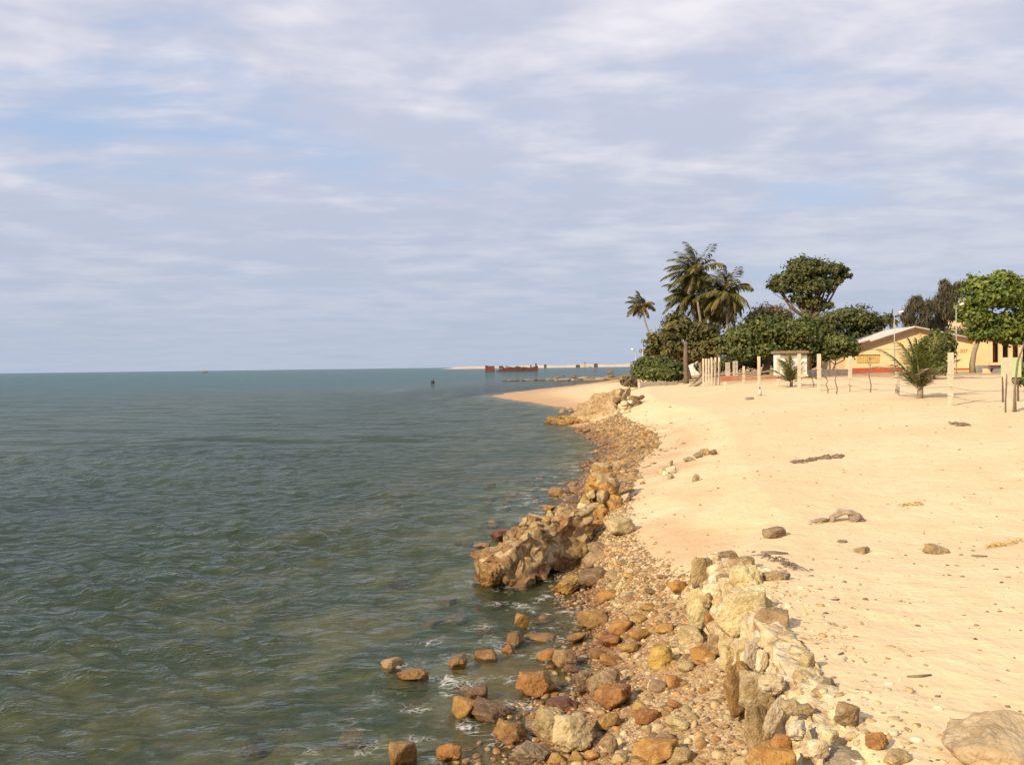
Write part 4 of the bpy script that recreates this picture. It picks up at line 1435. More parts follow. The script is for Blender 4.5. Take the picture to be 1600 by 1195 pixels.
def palm(label, path, D, L, nf, seed, wind=(-0.8, 0.2, 0.0), trunk_r=0.16, leaf='palm', leaf_len=0.75, name='coconut_palm', group=None, nut=True, base_D=None, width=0.07):
    """path: photo pixels from foot to crown"""
    r = random.Random(seed)
    b = foot(path[0][0], D)
    root = link(name, None, None, loc=b, label=label, cat='palm', group=group)
    pts = [at(px, py, D) - b for px, py in path]
    pts[0].z = -0.3
    m = MB()
    fine = []
    for i in range(len(pts) - 1):
        p0, p1, p2, p3 = pts[max(i - 1, 0)], pts[i], pts[i + 1], pts[min(i + 2, len(pts) - 1)]
        for k in range(6):
            t = k / 6
            fine.append(0.5 * ((2 * p1) + (p2 - p0) * t + (2 * p0 - 5 * p1 + 4 * p2 - p3) * t * t + (3 * p1 - p0 - 3 * p2 + p3) * t ** 3))
    fine.append(pts[-1])
    rad = [trunk_r * (1.35 if i == 0 else 1.0 - 0.35 * i / len(fine)) * (1.0 if i % 2 else 1.07) for i in range(len(fine))]
    m.tube(fine, rad, 9).build('trunk', M['palm_bark'], root, smooth=True)
    top = pts[-1]
    w = np.array(wind)
    for i in range(nf):
        az = 2 * math.pi * (i * 0.381966) + r.uniform(-.25, .25)
        q = i / nf
        el = R(78 - 125 * q ** 0.9 + r.uniform(-8, 8))
        down = np.clip(q * 1.5 - 0.5, 0, 1)
        me = frond_mesh(L * r.uniform(.82, 1.1) * (0.85 if q > .8 else 1), az, el, 0.85 + 0.5 * q, w * (1.0 - 0.4 * down), seed * 100 + i, leaf_len, width=width, sag=0.55 + 0.4 * q)
        link('frond', me, LEAF['dry' if q > 0.9 else leaf], root, loc=top)
    if nut:
        mb = MB()
        bv, bf = ico(2)
        for i in range(9):
            a = r.uniform(0, 6.28)
            c = np.array([math.cos(a) * .28, math.sin(a) * .28, -0.35 + r.uniform(-.15, .1)]) + np.array(top)
            mb.add((bv * np.array([.13, .13, .17]) + c).tolist(), bf.tolist())
        mb.build('coconuts', M['tile'], root, smooth=True, kind='stuff')
    return root


palm('tall wind swept coconut palm with the highest crown', [(1101, 594), (1097, 520), (1090, 470), (1085, 424)], 100, 3.3, 30, 1, wind=(-0.9, 0.1, 0.12))
palm('coconut palm with a lower crown leaning beside the tallest palm', [(1096, 594), (1090, 520), (1083, 485), (1076, 462)], 103, 3.0, 24, 2, wind=(-0.8, 0.1, 0))
palm('coconut palm with a drooping wide crown over straight trunk', [(1138, 594), (1137, 530), (1136, 490), (1133, 458)], 98, 3.1, 32, 3, wind=(-0.55, 0.1, 0.05))
palm('coconut palm with a crooked thin trunk behind the row of concrete posts', [(1113, 594), (1117, 530), (1110, 500), (1107, 478)], 106, 2.3, 18, 4, wind=(-0.5, 0, 0), trunk_r=.13)
palm('coconut palm with a thin straight trunk behind the row of concrete posts', [(1124, 594), (1123, 540), (1122, 510), (1124, 488)], 104, 2.4, 18, 5, wind=(-0.4, 0, 0), trunk_r=.13)
palm('slender coconut palm curving out alone over the sea side', [(1027, 592), (1016, 530), (1008, 502), (1001, 477)], 125, 2.1, 15, 6, wind=(-0.75, 0, 0.1), trunk_r=.13, leaf_len=.6)
palm('distant coconut palm rising behind the long house roof', [(1393, 560), (1392, 520), (1391, 499)], 190, 2.1, 18, 7, wind=(-0.4, 0, 0), leaf_len=.6)

tree('spreading_tree', 1078, [(1035, 533, 26, 17), (1060, 512, 30, 22), (1092, 524, 34, 26), (1112, 545, 24, 24), (1018, 552, 17, 11), (1052, 552, 34, 20), (1085, 555, 36, 24), (1010, 565, 12, 9), (1040, 545, 26, 16)], 96, 'olive', 10500, 0.30,
     'broad olive green tree leaning towards the sea behind the dead trunk', seed=1)
tree('round_bush', 1024, [(1022, 572, 30, 17), (1004, 583, 19, 12), (1044, 578, 22, 18), (1025, 586, 34, 11), (1050, 590, 18, 8)], 85, 'green', 7000, 0.24,
     'dense dark green bush behind the low beach wall', cat='bush', seed=2, trunk_r=.08)
tree('low_shrub', 984, [(983, 597, 13, 8), (991, 602, 11, 6), (976, 601, 7, 5)], 78, 'dry', 1500, 0.16, 'brownish low shrub at the sea end of the beach wall', cat='shrub', seed=3, trunk_r=.04)
tree('leafy_tree', 1196, [(1165, 530, 34, 27), (1148, 550, 24, 18), (1200, 520, 40, 28), (1182, 552, 42, 17), (1235, 525, 36, 28), (1252, 548, 36, 20), (1138, 535, 16, 16), (1215, 545, 36, 20), (1265, 512, 26, 20)], 88, 'green', 13000, 0.28,
     'wide green tree with a dark leaning trunk beside the white hut', seed=4, trunk_r=.3, path=[(1193, 594), (1199, 570), (1206, 548)])
tree('dry_tree', 1200, [(1200, 492, 34, 17), (1180, 502, 20, 14), (1222, 498, 20, 14)], 101, 'dry', 2600, 0.22, 'half bare brownish crowned tree behind the wide green tree', seed=5, trunk_r=.16)
tree('tall_tree', 1264, [(1262, 424, 40, 22), (1233, 440, 28, 15), (1300, 424, 24, 13), (1220, 455, 15, 10), (1278, 452, 26, 16), (1318, 432, 11, 8), (1252, 452, 22, 14), (1268, 478, 20, 16), (1245, 470, 14, 10), (1288, 480, 14, 12), (1210, 446, 10, 8), (1290, 442, 18, 12), (1256, 440, 26, 14), (1305, 440, 12, 9)], 102, 'dark', 9500, 0.30,
     'tall tree with a flat rounded crown rising above all the others', seed=6, trunk_r=.33, path=[(1262, 592), (1262, 530), (1264, 500)])
tree('hill_tree', 1330, [(1330, 502, 48, 20), (1290, 514, 40, 26), (1366, 508, 26, 13), (1300, 542, 44, 26), (1345, 530, 40, 22)], 128, 'dark', 9000, 0.34, 'long dark tree canopy sloping down behind the house roof', seed=7)
tree('shade_tree', 1300, [(1312, 543, 26, 20), (1292, 556, 20, 16), (1326, 552, 15, 13)], 87, 'green', 4200, 0.24, 'low dark green tree with a thin trunk at the left end of the house', seed=8, trunk_r=.1)
tree('back_thicket', 1150, [(1150, 570, 40, 14), (1220, 562, 50, 18), (1280, 566, 40, 16), (1110, 572, 26, 14)], 116, 'dark', 6500, 0.34, 'dark thicket of bushes behind the white hut and posts', cat='thicket', seed=9, limbs=False)
tree('casuarina', 1432, [(1418, 496, 7, 17), (1426, 484, 6, 22), (1433, 478, 6, 22), (1441, 486, 6, 26), (1449, 492, 7, 24), (1424, 508, 12, 14), (1440, 510, 14, 16)], 118, 'needle', 3800, 0.13, 'feathery casuarina tree with a rounded top behind the house ridge', seed=10, trunk_r=.15, aspect=9, clump=.34, up=2.6)
tree('casuarina', 1470, [(1476, 456, 5, 27), (1483, 464, 5, 26), (1496, 456, 4, 26), (1490, 470, 6, 26), (1468, 474, 6, 24), (1459, 484, 6, 22), (1476, 490, 13, 22), (1492, 494, 9, 24), (1466, 508, 14, 16)], 121, 'needle', 5200, 0.13, 'taller feathery casuarina tree with two pointed tops behind the house', seed=11, trunk_r=.15, aspect=9, clump=.34, up=3.0)
tree('house_bush', 1460, [(1462, 540, 22, 18), (1450, 562, 22, 18), (1474, 556, 16, 18), (1464, 576, 22, 10), (1466, 530, 18, 14), (1480, 540, 12, 12)], 62, 'green', 6400, 0.20, 'bushy green shrub against the house wall behind the young palm', cat='bush', seed=12, trunk_r=.07)
tree('curved_tree', 1521, [(1548, 468, 40, 36), (1586, 462, 36, 34), (1528, 452, 24, 22), (1560, 512, 44, 24), (1592, 515, 26, 26), (1530, 500, 26, 26), (1622, 480, 34, 36), (1566, 440, 26, 18), (1514, 496, 18, 22), (1546, 524, 28, 13), (1588, 532, 28, 13)], 82, 'bright', 14500, 0.30,
     'big bright green tree with a curved bare trunk in front of the house', seed=13, trunk_r=.22, path=[(1520, 588), (1519, 568), (1522, 550), (1532, 522)], bark='palm_bark')
tree('low_bush', 1600, [(1600, 596, 13, 12), (1606, 582, 12, 10)], 42, 'green', 1800, 0.12, 'small green bush beside the pale green board', cat='bush', seed=14, trunk_r=.04)
tree('back_trees', 1500, [(1470, 535, 50, 20), (1540, 530, 60, 24), (1600, 520, 60, 30)], 135, 'olive', 5000, 0.34, 'olive trees rising behind the right slope of the house roof', cat='trees', seed=15, limbs=False)


def young_palm(label, px, D, L, nf, seed, leaf_len, width, spread_el=(84, 12)):
    r = random.Random(seed)
    b = foot(px, D)
    root = link('young_palm', None, None, loc=b, label=label, cat='palm')
    MB().tube([(0, 0, -.2), (0.02, 0, .15 * L), (0.0, 0, .24 * L)], [.055 * L, .05 * L, .03 * L], 9).build('stem', M['palm_bark'], root, smooth=True)
    for i in range(nf):
        q = i / (nf - 1)
        az = 2.399963 * i + r.uniform(-.2, .2)
        el = R(spread_el[0] + (spread_el[1] - spread_el[0]) * q ** 1.1)
        me = frond_mesh(L * r.uniform(.85, 1.08) * (1 - .25 * abs(q - .4)), az, el, 0.35 + 0.5 * q, np.array((-0.22, 0.05, 0)), seed * 50 + i, leaf_len, n=30, width=width, sag=0.25)
        link('frond', me, LEAF['coco' if q < .85 else 'dry'], root, loc=(0, 0, .12 * L))


young_palm('young trunkless coconut palm by the wire fence in front of the house', 1437, 38.5, 2.35, 17, 3, 0.46, 0.034, (88, 40))
young_palm('small young coconut palm in front of the white hut', 1236, 55, 1.75, 14, 4, 0.34, 0.040, (88, 30))

# ------------------------------------------------------------------ fence
def post(px, top, bot, D, label, w=0.15, mat='post', cat='post', name='fence_post', group=None, lean=0.0):
    b = foot(px, D)
    h = (bot - top) / FPX * D
    root = link(name, None, mat and None, loc=b, label=label, cat=cat, group=group)
    m = MB()
    segs = 6
    r = random.Random(int(px * 7))
    n = 4
    vs, fs = [], []
    for i in range(segs + 1):
        z = -0.3 + (h + 0.3) * i / segs
        j = [r.uniform(-.008, .008) for _ in range(8)]
        ww = w / 2
        x0 = lean * max(z, 0)
        vs += [(x0 - ww + j[0], -ww + j[1], z), (x0 + ww + j[2], -ww + j[3], z), (x0 + ww + j[4], ww + j[5], z), (x0 - ww + j[6], ww + j[7], z)]
    for i in range(segs):
        for k in range(4):
            fs.append((i * 4 + k, i * 4 + (k + 1) % 4, i * 4 + 4 + (k + 1) % 4, i * 4 + 4 + k))
    fs += [(3, 2, 1, 0), tuple(segs * 4 + k for k in range(4))]
    m.add(vs, fs)
    m.build('shaft', M[mat], root, bevel=0.008)
    c = MB().box((lean * h, 0, h - 0.006), (w * 0.92, w * 0.92, 0.02))
    c.build('cap', M[mat], root)
    return b, h


FP = [
    (1575, 560, 645, 29.0, 'weathered fence post wrapped in sticks beside the pale green board', .17),
    (1485, 548, 631, 33.0, 'tall whitish square fence post alone on the sand', .155),
    (1402, 581, 619, 41.0, 'short broken fence post left of the young trunkless palm', .15),
    (1328, 560, 616, 46.5, 'notched wooden looking fence post at the house corner', .15),
    (1280, 553, 611, 49.0, 'straight pale fence post between white hut and house', .17),
    (1249, 552, 606, 52.5, 'pale fence post in front of the right side of the white hut', .16),
    (1216, 554, 601, 57.0, 'pale fence post in front of the left edge of the white hut', .17),
    (1186, 553, 597, 62.0, 'tall pale fence post beside the dark leaning tree trunk', .16),
    (1162, 565, 592, 67.0, 'shorter brownish fence post before the reddish low wall', .15),
]
FW = []
for px, t_, b_, D, lab, w in FP:
    b, h = post(px, t_, b_, D, lab, w, lean=rng.uniform(-.015, .015))
    FW.append((b, h))
for k, px in enumerate((1099, 1103.5, 1107.5, 1112, 1118, 1124)):
    post(px, 548 + (k % 3) * 0.8, 592.5, 66 + k * 0.5, 'tall bare concrete post in a close row beside the palms', .115, group='row of six concrete posts', name='concrete_post')
for k, (px, t_) in enumerate(((1135.5, 558), (1139, 558), (1147, 557), (1151, 557))):
    post(px, t_, 582, 86, 'thin grey post standing in the shade behind the concrete row', .2, mat='conc', group='thin posts in the shade', name='shade_post')
post(1133, 587, 599, 58, 'short stubby wooden post alone on the sand by the concrete row', .14, name='stub_post')
for k in range(3):
    hgt = (0.32, 0.62, 1.0)[k]
    m = MB()
    pts = []
    for i in range(len(FW) - 1):
        a, ha = FW[i]
        c, hc = FW[i + 1]
        for j in range(6):
            t = j / 6
            q = a.lerp(c, t)
            q.z += hgt * (min(ha, 1.4) * (1 - t) + min(hc, 1.4) * t) / 1.3 - 0.10 * math.sin(math.pi * t)
            pts.append(q + Vector((-0.09, -0.09, 0)))
    m.tube(pts, 0.006, 5)
    m.build('fence_wire', M['wire'], None, label=('lowest', 'middle', 'highest')[k] + ' rusty wire strung along the pale fence posts', cat='wire')

# sticks lashed to the nearest post
b = FW[0][0]
for dx, h, rr, lean, lab in ((-0.14, 1.15, .02, .03, 'short crooked stick lashed left of the weathered post'), (0.12, 2.15, .035, .22, 'long leaning branch lashed to the weathered post'), (0.17, 1.0, .03, -.03, 'stout stick lashed right of the weathered post')):
    m = MB()
    m.tube([b + Vector((dx, -.1, -.2)), b + Vector((dx + lean * .15, -.1, h * .35)), b + Vector((dx + lean * .5, -.12, h * .7)), b + Vector((dx + lean * 1.6, -.1, h))], [rr * 1.2, rr, rr * .9, rr * .6], 7)
    m.build('fence_stick', M['stick'], None, smooth=True, label=lab, cat='stick')
for px, t_, b_, D, lab in ((1359, 562, 617, 45, 'crooked dead sapling with a dry tuft by the house window'), (1306, 574, 617, 45.5, 'thin stick standing right of the straight fence post'), (1292, 590, 615, 47, 'short thin stake right of the straight fence post'),
                           (1270, 580, 604, 53, 'dark thin stick between two fence posts near the white hut')):
    b = foot(px, D)
    h = (b_ - t_) / FPX * D
    root = link('dead_sapling', None, None, loc=b, label=lab, cat='stick')
    MB().tube([(0, 0, -.2), (.06, 0, h * .2), (-.04, 0, h * .5), (.03, 0, h * .75), (-.02, 0, h)], [.035, .03, .026, .02, .012], 6).build('stem', M['stick'], root, smooth=True)
    m = MB()
    rr = random.Random(int(px))
    for k in range(9 if px == 1359 else 3):
        a = rr.uniform(0, 6.28)
        z0 = h * rr.uniform(.7, 1)
        m.tube([(0, 0, z0), (math.cos(a) * .15, math.sin(a) * .1, z0 + .12), (math.cos(a) * .28, math.sin(a) * .2, z0 + .10)], [.012, .009, .004], 4)
    m.build('twigs', M['stick'], root)

# dead trunk and beach wall
b = foot(1072, 80)
root = link('dead_palm', None, None, loc=b, label='dead grey palm trunk without crown beside the dark bush', cat='trunk')
MB().tube([(0, 0, -.3), (0.02, 0, .6), (-.03, 0, 1.8), (.0, 0, 3.45)], [.26, .2, .18, .15], 10).build('stem', M['bark'], root, smooth=True)
b0, b1 = foot(998, 77), foot(1058, 79)
MB().prism([(0, -.5), (0, .52), (0.03, .55), ((b1 - b0).length, .50), ((b1 - b0).length, -.5)], -.14, .14).build('beach_wall', M['conc'], None, loc=(b0.x, b0.y, min(b0.z, b1.z) - .02), rot=(0, 0, math.atan2(b1.y - b0.y, b1.x - b0.x)),
                 label='low concrete retaining wall in front of the dark bush', cat='wall')

# things standing on the sand near the hut
b = foot(1187, 48)
root = link('glass_bottle', None, None, loc=b, label='pale bottle standing upright on the sand', cat='bottle')
MB().tube([(0, 0, 0), (0, 0, .26), (0, 0, .34)], [.10, .10, .05], 10).build('body', M['glass'], root, smooth=True)
MB().tube([(0, 0, .34), (0, 0, .46)], [.04, .035], 8).build('neck', M['stick'], root, smooth=True)
b = foot(1171, 45.5)
MB().box((0, 0, .06), (.36, .2, .14)).build('concrete_block', M['greyc'], None, bevel=.01, loc=b, rot=(0, 0, .2), label='grey concrete block lying on the sand by the bottle', cat='block')

# ------------------------------------------------------------------ white hut, low walls, lamp poles
def hut():
    D = 73
    b = foot(1219, D)
    s = D / FPX
    root = link('white_hut', None, None, loc=b, label='small white hut with a brown flat roof slab', cat='hut')
    W, H = 42 * s, 38 * s
    m = MB().box((W / 2, 0.9, H / 2), (W, 1.8, H))
    m.build('wall', M['white'], root)
    MB().box((W / 2 - .05, 0.8, H + .12), (W + .24, 2.2, .2)).build('roof_slab', M['brownc'], root, bevel=.02)
    MB().box((W / 2, -0.06, .14), (W + .12, .1, .28)).build('plinth', M['wall'], root)
    MB().box((W / 2, -0.02, H - .16), (W - .02, .05, .3)).build('fascia_band', M['conc'], root)


hut()
b0, b1 = foot(1128, 78), foot(1216, 72)
MB().prism([(0, -.3), (0, .42), ((b1 - b0).length, .38), ((b1 - b0).length, -.3)], -.12, .12).build('earth_wall', M['earth'], None, loc=(b0.x, b0.y, b0.z), rot=(0, 0, math.atan2(b1.y - b0.y, b1.x - b0.x)),
                 label='low red earth wall left of the white hut', cat='wall')
b0, b1 = foot(1262, 76), foot(1330, 80)
MB().prism([(0, -.3), (0, .55), ((b1 - b0).length, .55), ((b1 - b0).length, -.3)], -.12, .12).build('garden_wall', M['conc'], None, loc=(b0.x, b0.y, b0.z), rot=(0, 0, math.atan2(b1.y - b0.y, b1.x - b0.x)),
                 label='low grey wall between white hut and house', cat='wall')
for k, (a, c, D0, D1, z0) in enumerate(((1148, 1216, 66, 66, .72), (1148, 1216, 66, 66, .38))):
    p0, p1 = foot(a, D0), foot(c, D1)
    MB().tube([p0 + Vector((0, 0, z0)), p0.lerp(p1, .5) + Vector((0, 0, z0 - .03)), p1 + Vector((0, 0, z0 - .02))], .04, 6).build('fence_rail', M['drift'], None,
        label=('upper', 'lower')[k] + ' pale pole rail in front of the low red earth wall', cat='rail')
# heap of old timber under the spreading tree
rr = random.Random(4)
for k in range(7):
    b = foot(1088 + k * 1.6, 70 + rr.uniform(-1, 1))
    a = rr.uniform(.2, 1.0)
    MB().tube([b + Vector((-.5, 0, -.05)), b + Vector((.5, rr.uniform(-.4, .4), .25 + a))], [.09, .06], 6).build('timber_branch', M['drift'] if k % 2 else M['bark'], None,
        label='old branch in the brown pile left of the concrete row', cat='branch', group='branches in the brown pile')
# pale house gable far behind the trunks
b = foot(1082, 118)
root = link('far_house', None, None, loc=b, label='whitish house half hidden behind the trees left of the concrete row', cat='house')
MB().prism([(0, -.3), (0, 2.0), (1.3, 2.9), (2.6, 2.0), (2.6, -.3)], 0, 3).build('wall', M['white'], root)
MB().prism([(-.3, 2.0), (1.3, 3.15), (2.9, 2.0), (2.9, 1.85), (1.3, 2.98), (-.3, 1.85)], -.3, 3.3).build('roof', M['brownc'], root)


def pole(px, top, D, label, head=None, r_=0.045):
    b = foot(px, D)
    h = at(px, top, D).z - b.z
    root = link('lamp_pole', None, None, loc=b, label=label, cat='lamp pole')
    MB().tube([(0, 0, -.3), (0, 0, h * .5), (0, 0, h)], [r_ * 1.2, r_, r_ * .8], 8).build('pole', M['steel'], root, smooth=True)
    if head:
        MB().tube([(0, 0, h - .05), (head * .5, 0, h + .06), (head, 0, h + .1)], r_ * .6, 6).build('arm', M['steel'], root, smooth=True)
        lm = MB().box((head * 1.3, 0, h + .14), (abs(head) * .9, .3, .16), Matrix.Rotation(-.35 if head > 0 else .35, 3, 'Y'))
        lm.build('lamp_head', M['lamp'], root, bevel=.03)


pole(1398, 490, 84, 'slim grey lamp pole with a white lamp in front of the gable', .45)
pole(1494.5, 478, 80, 'slim grey lamp pole with a short arm beside the right roof slope', .35)
pole(994, 548, 92, 'thin lamp pole standing at the sea side of the dark bush', -.25, .05)
pole(1005, 540, 94, 'thin pale pole rising out of the dark bush', None, .06)

# ------------------------------------------------------------------ the long house
def house():
    D = 97.0
    b = foot(1321, D)
    rz = R(-8)
    root = link('gabled_house', None, None, loc=b, rot=(0, 0, rz), label='long cream gabled house with red base band and pale sheet roof', cat='house')
    s = D / FPX
    W = 224 * s                       # 14.4 m
    xa, H, E, E2 = 6.6, 4.35, 2.25, 2.55
    Dp = 13.0
    # gable wall
    MB().prism([(0, -.4), (0, E), (xa, H), (W, E2), (W, -.4)], 0, .22).build('gable_wall', M['wall'], root)
    MB().box((0.11, Dp / 2 + .11, E / 2 - .2), (.22, Dp - .23, E + .35)).build('side_wall', M['wall'], root)
    MB().box((W - .11, Dp / 2 + .11, E2 / 2 - .2), (.22, Dp - .23, E2 + .35)).build('side_wall', M['wall'], root)
    MB().prism([(0.23, -.4), (0.23, E), (xa, H - .05), (W - .23, E2), (W - .23, -.4)], Dp - .2, Dp).build('back_wall', M['wall'], root)

    def slope(x0, z0, x1, z1, mat, name, lift=0.1, y0=-.55, y1=None):
        y1 = Dp + .5 if y1 is None else y1
        return MB().prism([(x0, z0 + lift), (x1, z1 + lift), (x1, z1 + lift + .09), (x0, z0 + lift + .09)], y0, y1).build(name, M[mat], root)
    k1 = (H - E) / xa
    k2 = (H - E2) / (W - xa)
    roof = slope(-.7, E - .7 * k1, xa, H, 'sheet', 'roof_slope')
    slope(xa + .02, H - .02 * k2, W + .8, E2 - .8 * k2, 'sheet', 'roof_slope')
    # ribs of the sheeting
    for i in range(9):
        y = -.3 + i * (Dp + .5) / 8.5
        MB().prism([(-.68, E - .68 * k1 + .195), (xa - .05, H - .05 * k1 + .195), (xa - .05, H - .05 * k1 + .24), (-.68, E - .68 * k1 + .24)], y, y + .12).build('sheet_rib', M['sheet'], root)
    # timber under the verge and orange tiles on its lower half
    MB().prism([(-.75, E - .75 * k1 - .16), (xa - .02, H - .02 * k1 - .16), (xa - .02, H - .02 * k1 + .09), (-.75, E - .75 * k1 + .09)], -.60, -.46).build('verge_board', M['wood'], root)
    MB().prism([(xa + .02, H - .02 * k2 - .10), (W + .85, E2 - .85 * k2 - .10), (W + .85, E2 - .85 * k2 + .09), (xa + .02, H - .02 * k2 + .09)], -.60, -.46).build('verge_board', M['wood'], root)
    for i in range(9):
        x = -.72 + i * .33
        MB().prism([(x, E + x * k1 + .20), (x + .31, E + (x + .31) * k1 + .20), (x + .31, E + (x + .31) * k1 + .32), (x, E + x * k1 + .28)], -.66, -.15).build('roof_tile', M['tile'], root)
    # red band and step
    MB().box((3.0, -.04, .22), (4.9, .08, .50)).build('red_band', M['redpaint'], root)
    MB().box((11.2, -.04, .26), (3.2, .08, .14)).build('red_band', M['redpaint'], root)
    MB().box((6.0, -.30, -.12), (12.0, .5, .20)).build('step', M['conc'], root)
    # window of two lattice panels
    x0, z0 = 1.05, 0.98
    for i in range(2):
        xx = x0 + .04 + i * 1.12
        wn = MB().box((xx + .52, -.03, z0 + .36), (1.04, .06, .72)).build('window_panel', M['yellow'], root)
        m = MB()
        for q in range(6):
            m.box((xx + .08 + q * .176, -.075, z0 + .36), (.03, .03, .70))
        m.build('lattice', M['wall'], wn)
    MB().box((x0 + 1.1, -.05, z0 + .77), (2.36, .1, .08)).build('window_lintel', M['wood'], root)
    MB().box((3.2, -.012, 2.30), (5.8, .02, .03)).build('wall_moulding', M['brownc'], root)
    # painted number on the right of the gable
    cu = bpy.data.curves.new('number', 'FONT')
    cu.body = '207'
    cu.size = .5
    cu.extrude = .008
    tmp = bpy.data.objects.new('tmp', cu)
    COL.objects.link(tmp)
    bpy.context.view_layer.update()
    me = bpy.data.meshes.new_from_object(tmp.evaluated_get(bpy.context.evaluated_depsgraph_get()))
    bpy.data.objects.remove(tmp)
    me.materials.clear()
    link('painted_number', me, M['letter'], root, loc=(10.9, -.012, 1.85), rot=(R(90), 0, 0))
    return root


house()


def arcade():
    D = 92.0
    b = foot(1545, D)
    root = link('veranda_building', None, None, loc=b, rot=(0, 0, R(-4)), label='cream veranda building with pillars behind the pale green board', cat='building')
    s = D / FPX
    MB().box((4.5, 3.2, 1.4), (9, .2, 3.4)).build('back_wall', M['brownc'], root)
    MB().box((-.14, 1.5, 1.4), (.2, 3.3, 3.2)).build('end_wall', M['wall'], root)
    MB().box((4.5, 0, .42), (9.0, .2, .85)).build('parapet', M['wall'], root)
    for i in range(10):
        x = .15 + i * .92
        MB().box((x, 0, 1.92), (.34, .24, 2.15)).build('pillar', M['wall'], root)
        if i % 2 == 0:
            MB().box((x + .46, .5, 1.7), (.4, .06, 1.7)).build('shutter', M['tile'], root)
    MB().box((4.5, 1.6, 3.12), (9.6, 4.0, .2)).build('roof_slab', M['brownc'], root)


arcade()
b = foot(1526, 88)
MB().box((1.3, 0, .24), (2.6, .25, .75)).build('grey_wall', M['greyc'], None, loc=b, label='low grey block wall in front of the veranda', cat='wall')
b = foot(1538, 80)
root = link('masonry_bench', None, None, loc=b, label='masonry bench with a maroon seat in front of the grey wall', cat='bench')
MB().prism([(0, -.2), (0, .42), (.12, .42), (.62, -.2)], -.3, .3).build('end_support', M['wall'], root)
MB().box((1.1, 0, .20), (.9, .5, .42)).build('end_support', M['greyc'], root)
MB().box((.85, 0, .455), (1.7, .62, .07)).build('seat', M['maroon'], root)
# pale green board
b = foot(1580, 33)
s = 33 / FPX
root = link('green_board', None, None, loc=b, label='pale green square board behind the weathered fence post', cat='board')
zb = at(1580, 590, 33).z - b.z
MB().box((0, 0, zb + .35), (31 * s, .04, 31 * s)).build('panel', M['green'], root)
for x in (-.26, .26):
    MB().box((x, .05, (zb + .6) / 2 - .1), (.05, .05, zb + .9)).build('leg', M['wood'], root)
# upper storey glimpsed behind the bright tree
b = foot(1496, 150)
root = link('far_villa', None, None, loc=b, label='pale upper storey of a far building behind the casuarinas', cat='building')
MB().box((1.2, 2, 4.6), (1.6, 4, 9.2)).build('wall', M['wall'], root)
MB().prism([(-.3, 9.2), (1.6, 10.6), (2.6, 10.4), (2.4, 9.2)], -.4, 4.4).build('roof', M['sheet'], root)

# ------------------------------------------------------------------ small finds on the sand
g = on_ground(1322, 815)
root = link('driftwood_stump', None, None, loc=g, label='arched weathered driftwood stump half buried in the sand', cat='driftwood')
rw = random.Random(9)
for k in range(3):
    pts = [Vector((-.24 + .03 * k, -.05 + .05 * k, -.05)), Vector((-.19, .01 + .04 * k, .07)), Vector((-.06, .03 * k, .125 + .015 * k)), Vector((.08, .02 + .03 * k, .12)), Vector((.19, .01 + .04 * k, .065)), Vector((.25, .03 * k, -.03))]
    pts = [q + Vector((rw.uniform(-.02, .02), rw.uniform(-.02, .02), rw.uniform(-.02, .02))) for q in pts]
    MB().tube(pts, [rw.uniform(.018, .04) for _ in pts], 7).build('root_arch', M['drift'], root, smooth=True)
v, f = rock_shape(55, 4, rough=0.2, crag=.3, pits=.2)
me = mesh_np('root_knot', v, f, True)
link('root_knot', me, M['drift'], root, loc=(.13, .0, .03), scale=(.11, .09, .08))
for k in range(6):
    a = rw.uniform(2.6, 3.9)
    MB().tube([(-.2, 0, .03), (-.2 + math.cos(a) * .16, math.sin(a) * .1, .04), (-.2 + math.cos(a) * .34, math.sin(a) * .2, .0)], [.018, .012, .005], 5).build('root', M['drift'], root, smooth=True)


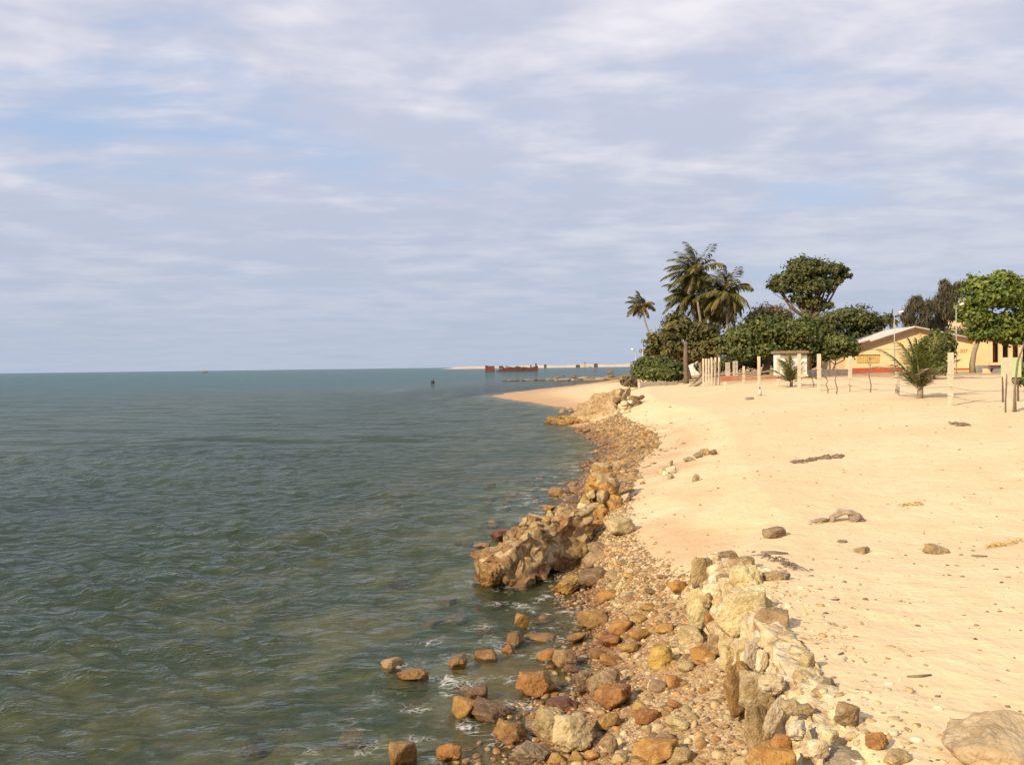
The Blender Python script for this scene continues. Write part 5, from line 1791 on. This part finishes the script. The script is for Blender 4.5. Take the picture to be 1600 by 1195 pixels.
def strand(name, pts_px, n, mat, label, cat, sz=(.015, .10), seed=1):
    r = random.Random(seed)
    m = MB()
    for _ in range(n):
        t = r.uniform(0, len(pts_px) - 1.001)
        k = int(t)
        a, c = pts_px[k], pts_px[k + 1]
        u = t - k
        g = on_ground(a[0] + (c[0] - a[0]) * u + r.gauss(0, 1.5), a[1] + (c[1] - a[1]) * u + r.gauss(0, 1.0))
        an = r.uniform(0, 6.28)
        L = r.uniform(.4, 1) * sz[1]
        d = Vector((math.cos(an) * L, math.sin(an) * L, 0))
        m.tube([g - d + Vector((0, 0, .005)), g + Vector((0, 0, .02 + r.uniform(0, .03))), g + d + Vector((0, 0, .004))], [sz[0] * .5, sz[0], sz[0] * .4], 5)
    m.build(name, mat, None, label=label, cat=cat, kind='stuff')


strand('seaweed_wrack', [(1240, 723), (1262, 721), (1285, 716), (1318, 714)], 60, M['stick'], 'dark line of dry seaweed lying across the sand', 'seaweed', (.02, .16), 2)
strand('dry_twigs', [(1483, 662), (1500, 664), (1516, 665)], 16, M['stick'], 'short dark twig line on the far sand', 'twigs', (.02, .25), 3)
strand('yellow_straw', [(1408, 791), (1425, 788), (1440, 788)], 16, M['straw'], 'yellow wisp of straw on the open sand', 'straw', (.008, .12), 4)
strand('yellow_creeper', [(1545, 856), (1570, 852), (1600, 846)], 40, M['straw'], 'yellow dried creeper patch on the sand', 'creeper', (.006, .08), 5)
strand('creeper_stem', [(1190, 868), (1225, 880), (1252, 894)], 26, M['stick'], 'thin dry stems trailing over the sand behind the ruined wall', 'stems', (.008, .14), 6)
for px, py, L, a, lab in ((1436, 1058, .17, .1, 'small bent twig lying alone on the near sand'), (1210, 866, .30, -.3, 'grey bit of wood behind the top of the ruined wall'), (1305, 938, .07, 0, 'tiny dark leaf on the near sand'), (1530, 870, .16, -.4, 'reddish brown stick beside the yellow creeper')):
    g = on_ground(px, py)
    d = Vector((math.cos(a) * L / 2, math.sin(a) * L / 2, 0))
    MB().tube([g - d + Vector((0, 0, .01)), g + Vector((0, -.02, .015)), g + d + Vector((0, 0, .012))], [.005, .010, .006] if L < .2 else [.02, .03, .015], 6).build('twig', M['stick'], None, smooth=True, label=lab, cat='twig')
g = on_ground(1316, 848)
m = MB()
pts = [g + Vector((math.cos(t) * .05, math.sin(t) * .035, .02)) for t in np.linspace(0, 6.0, 12)]
m.tube(pts, .012, 6).build('shell_ring', M['stick'], None, smooth=True, label='small dark ring of shell on the open sand', cat='shell')
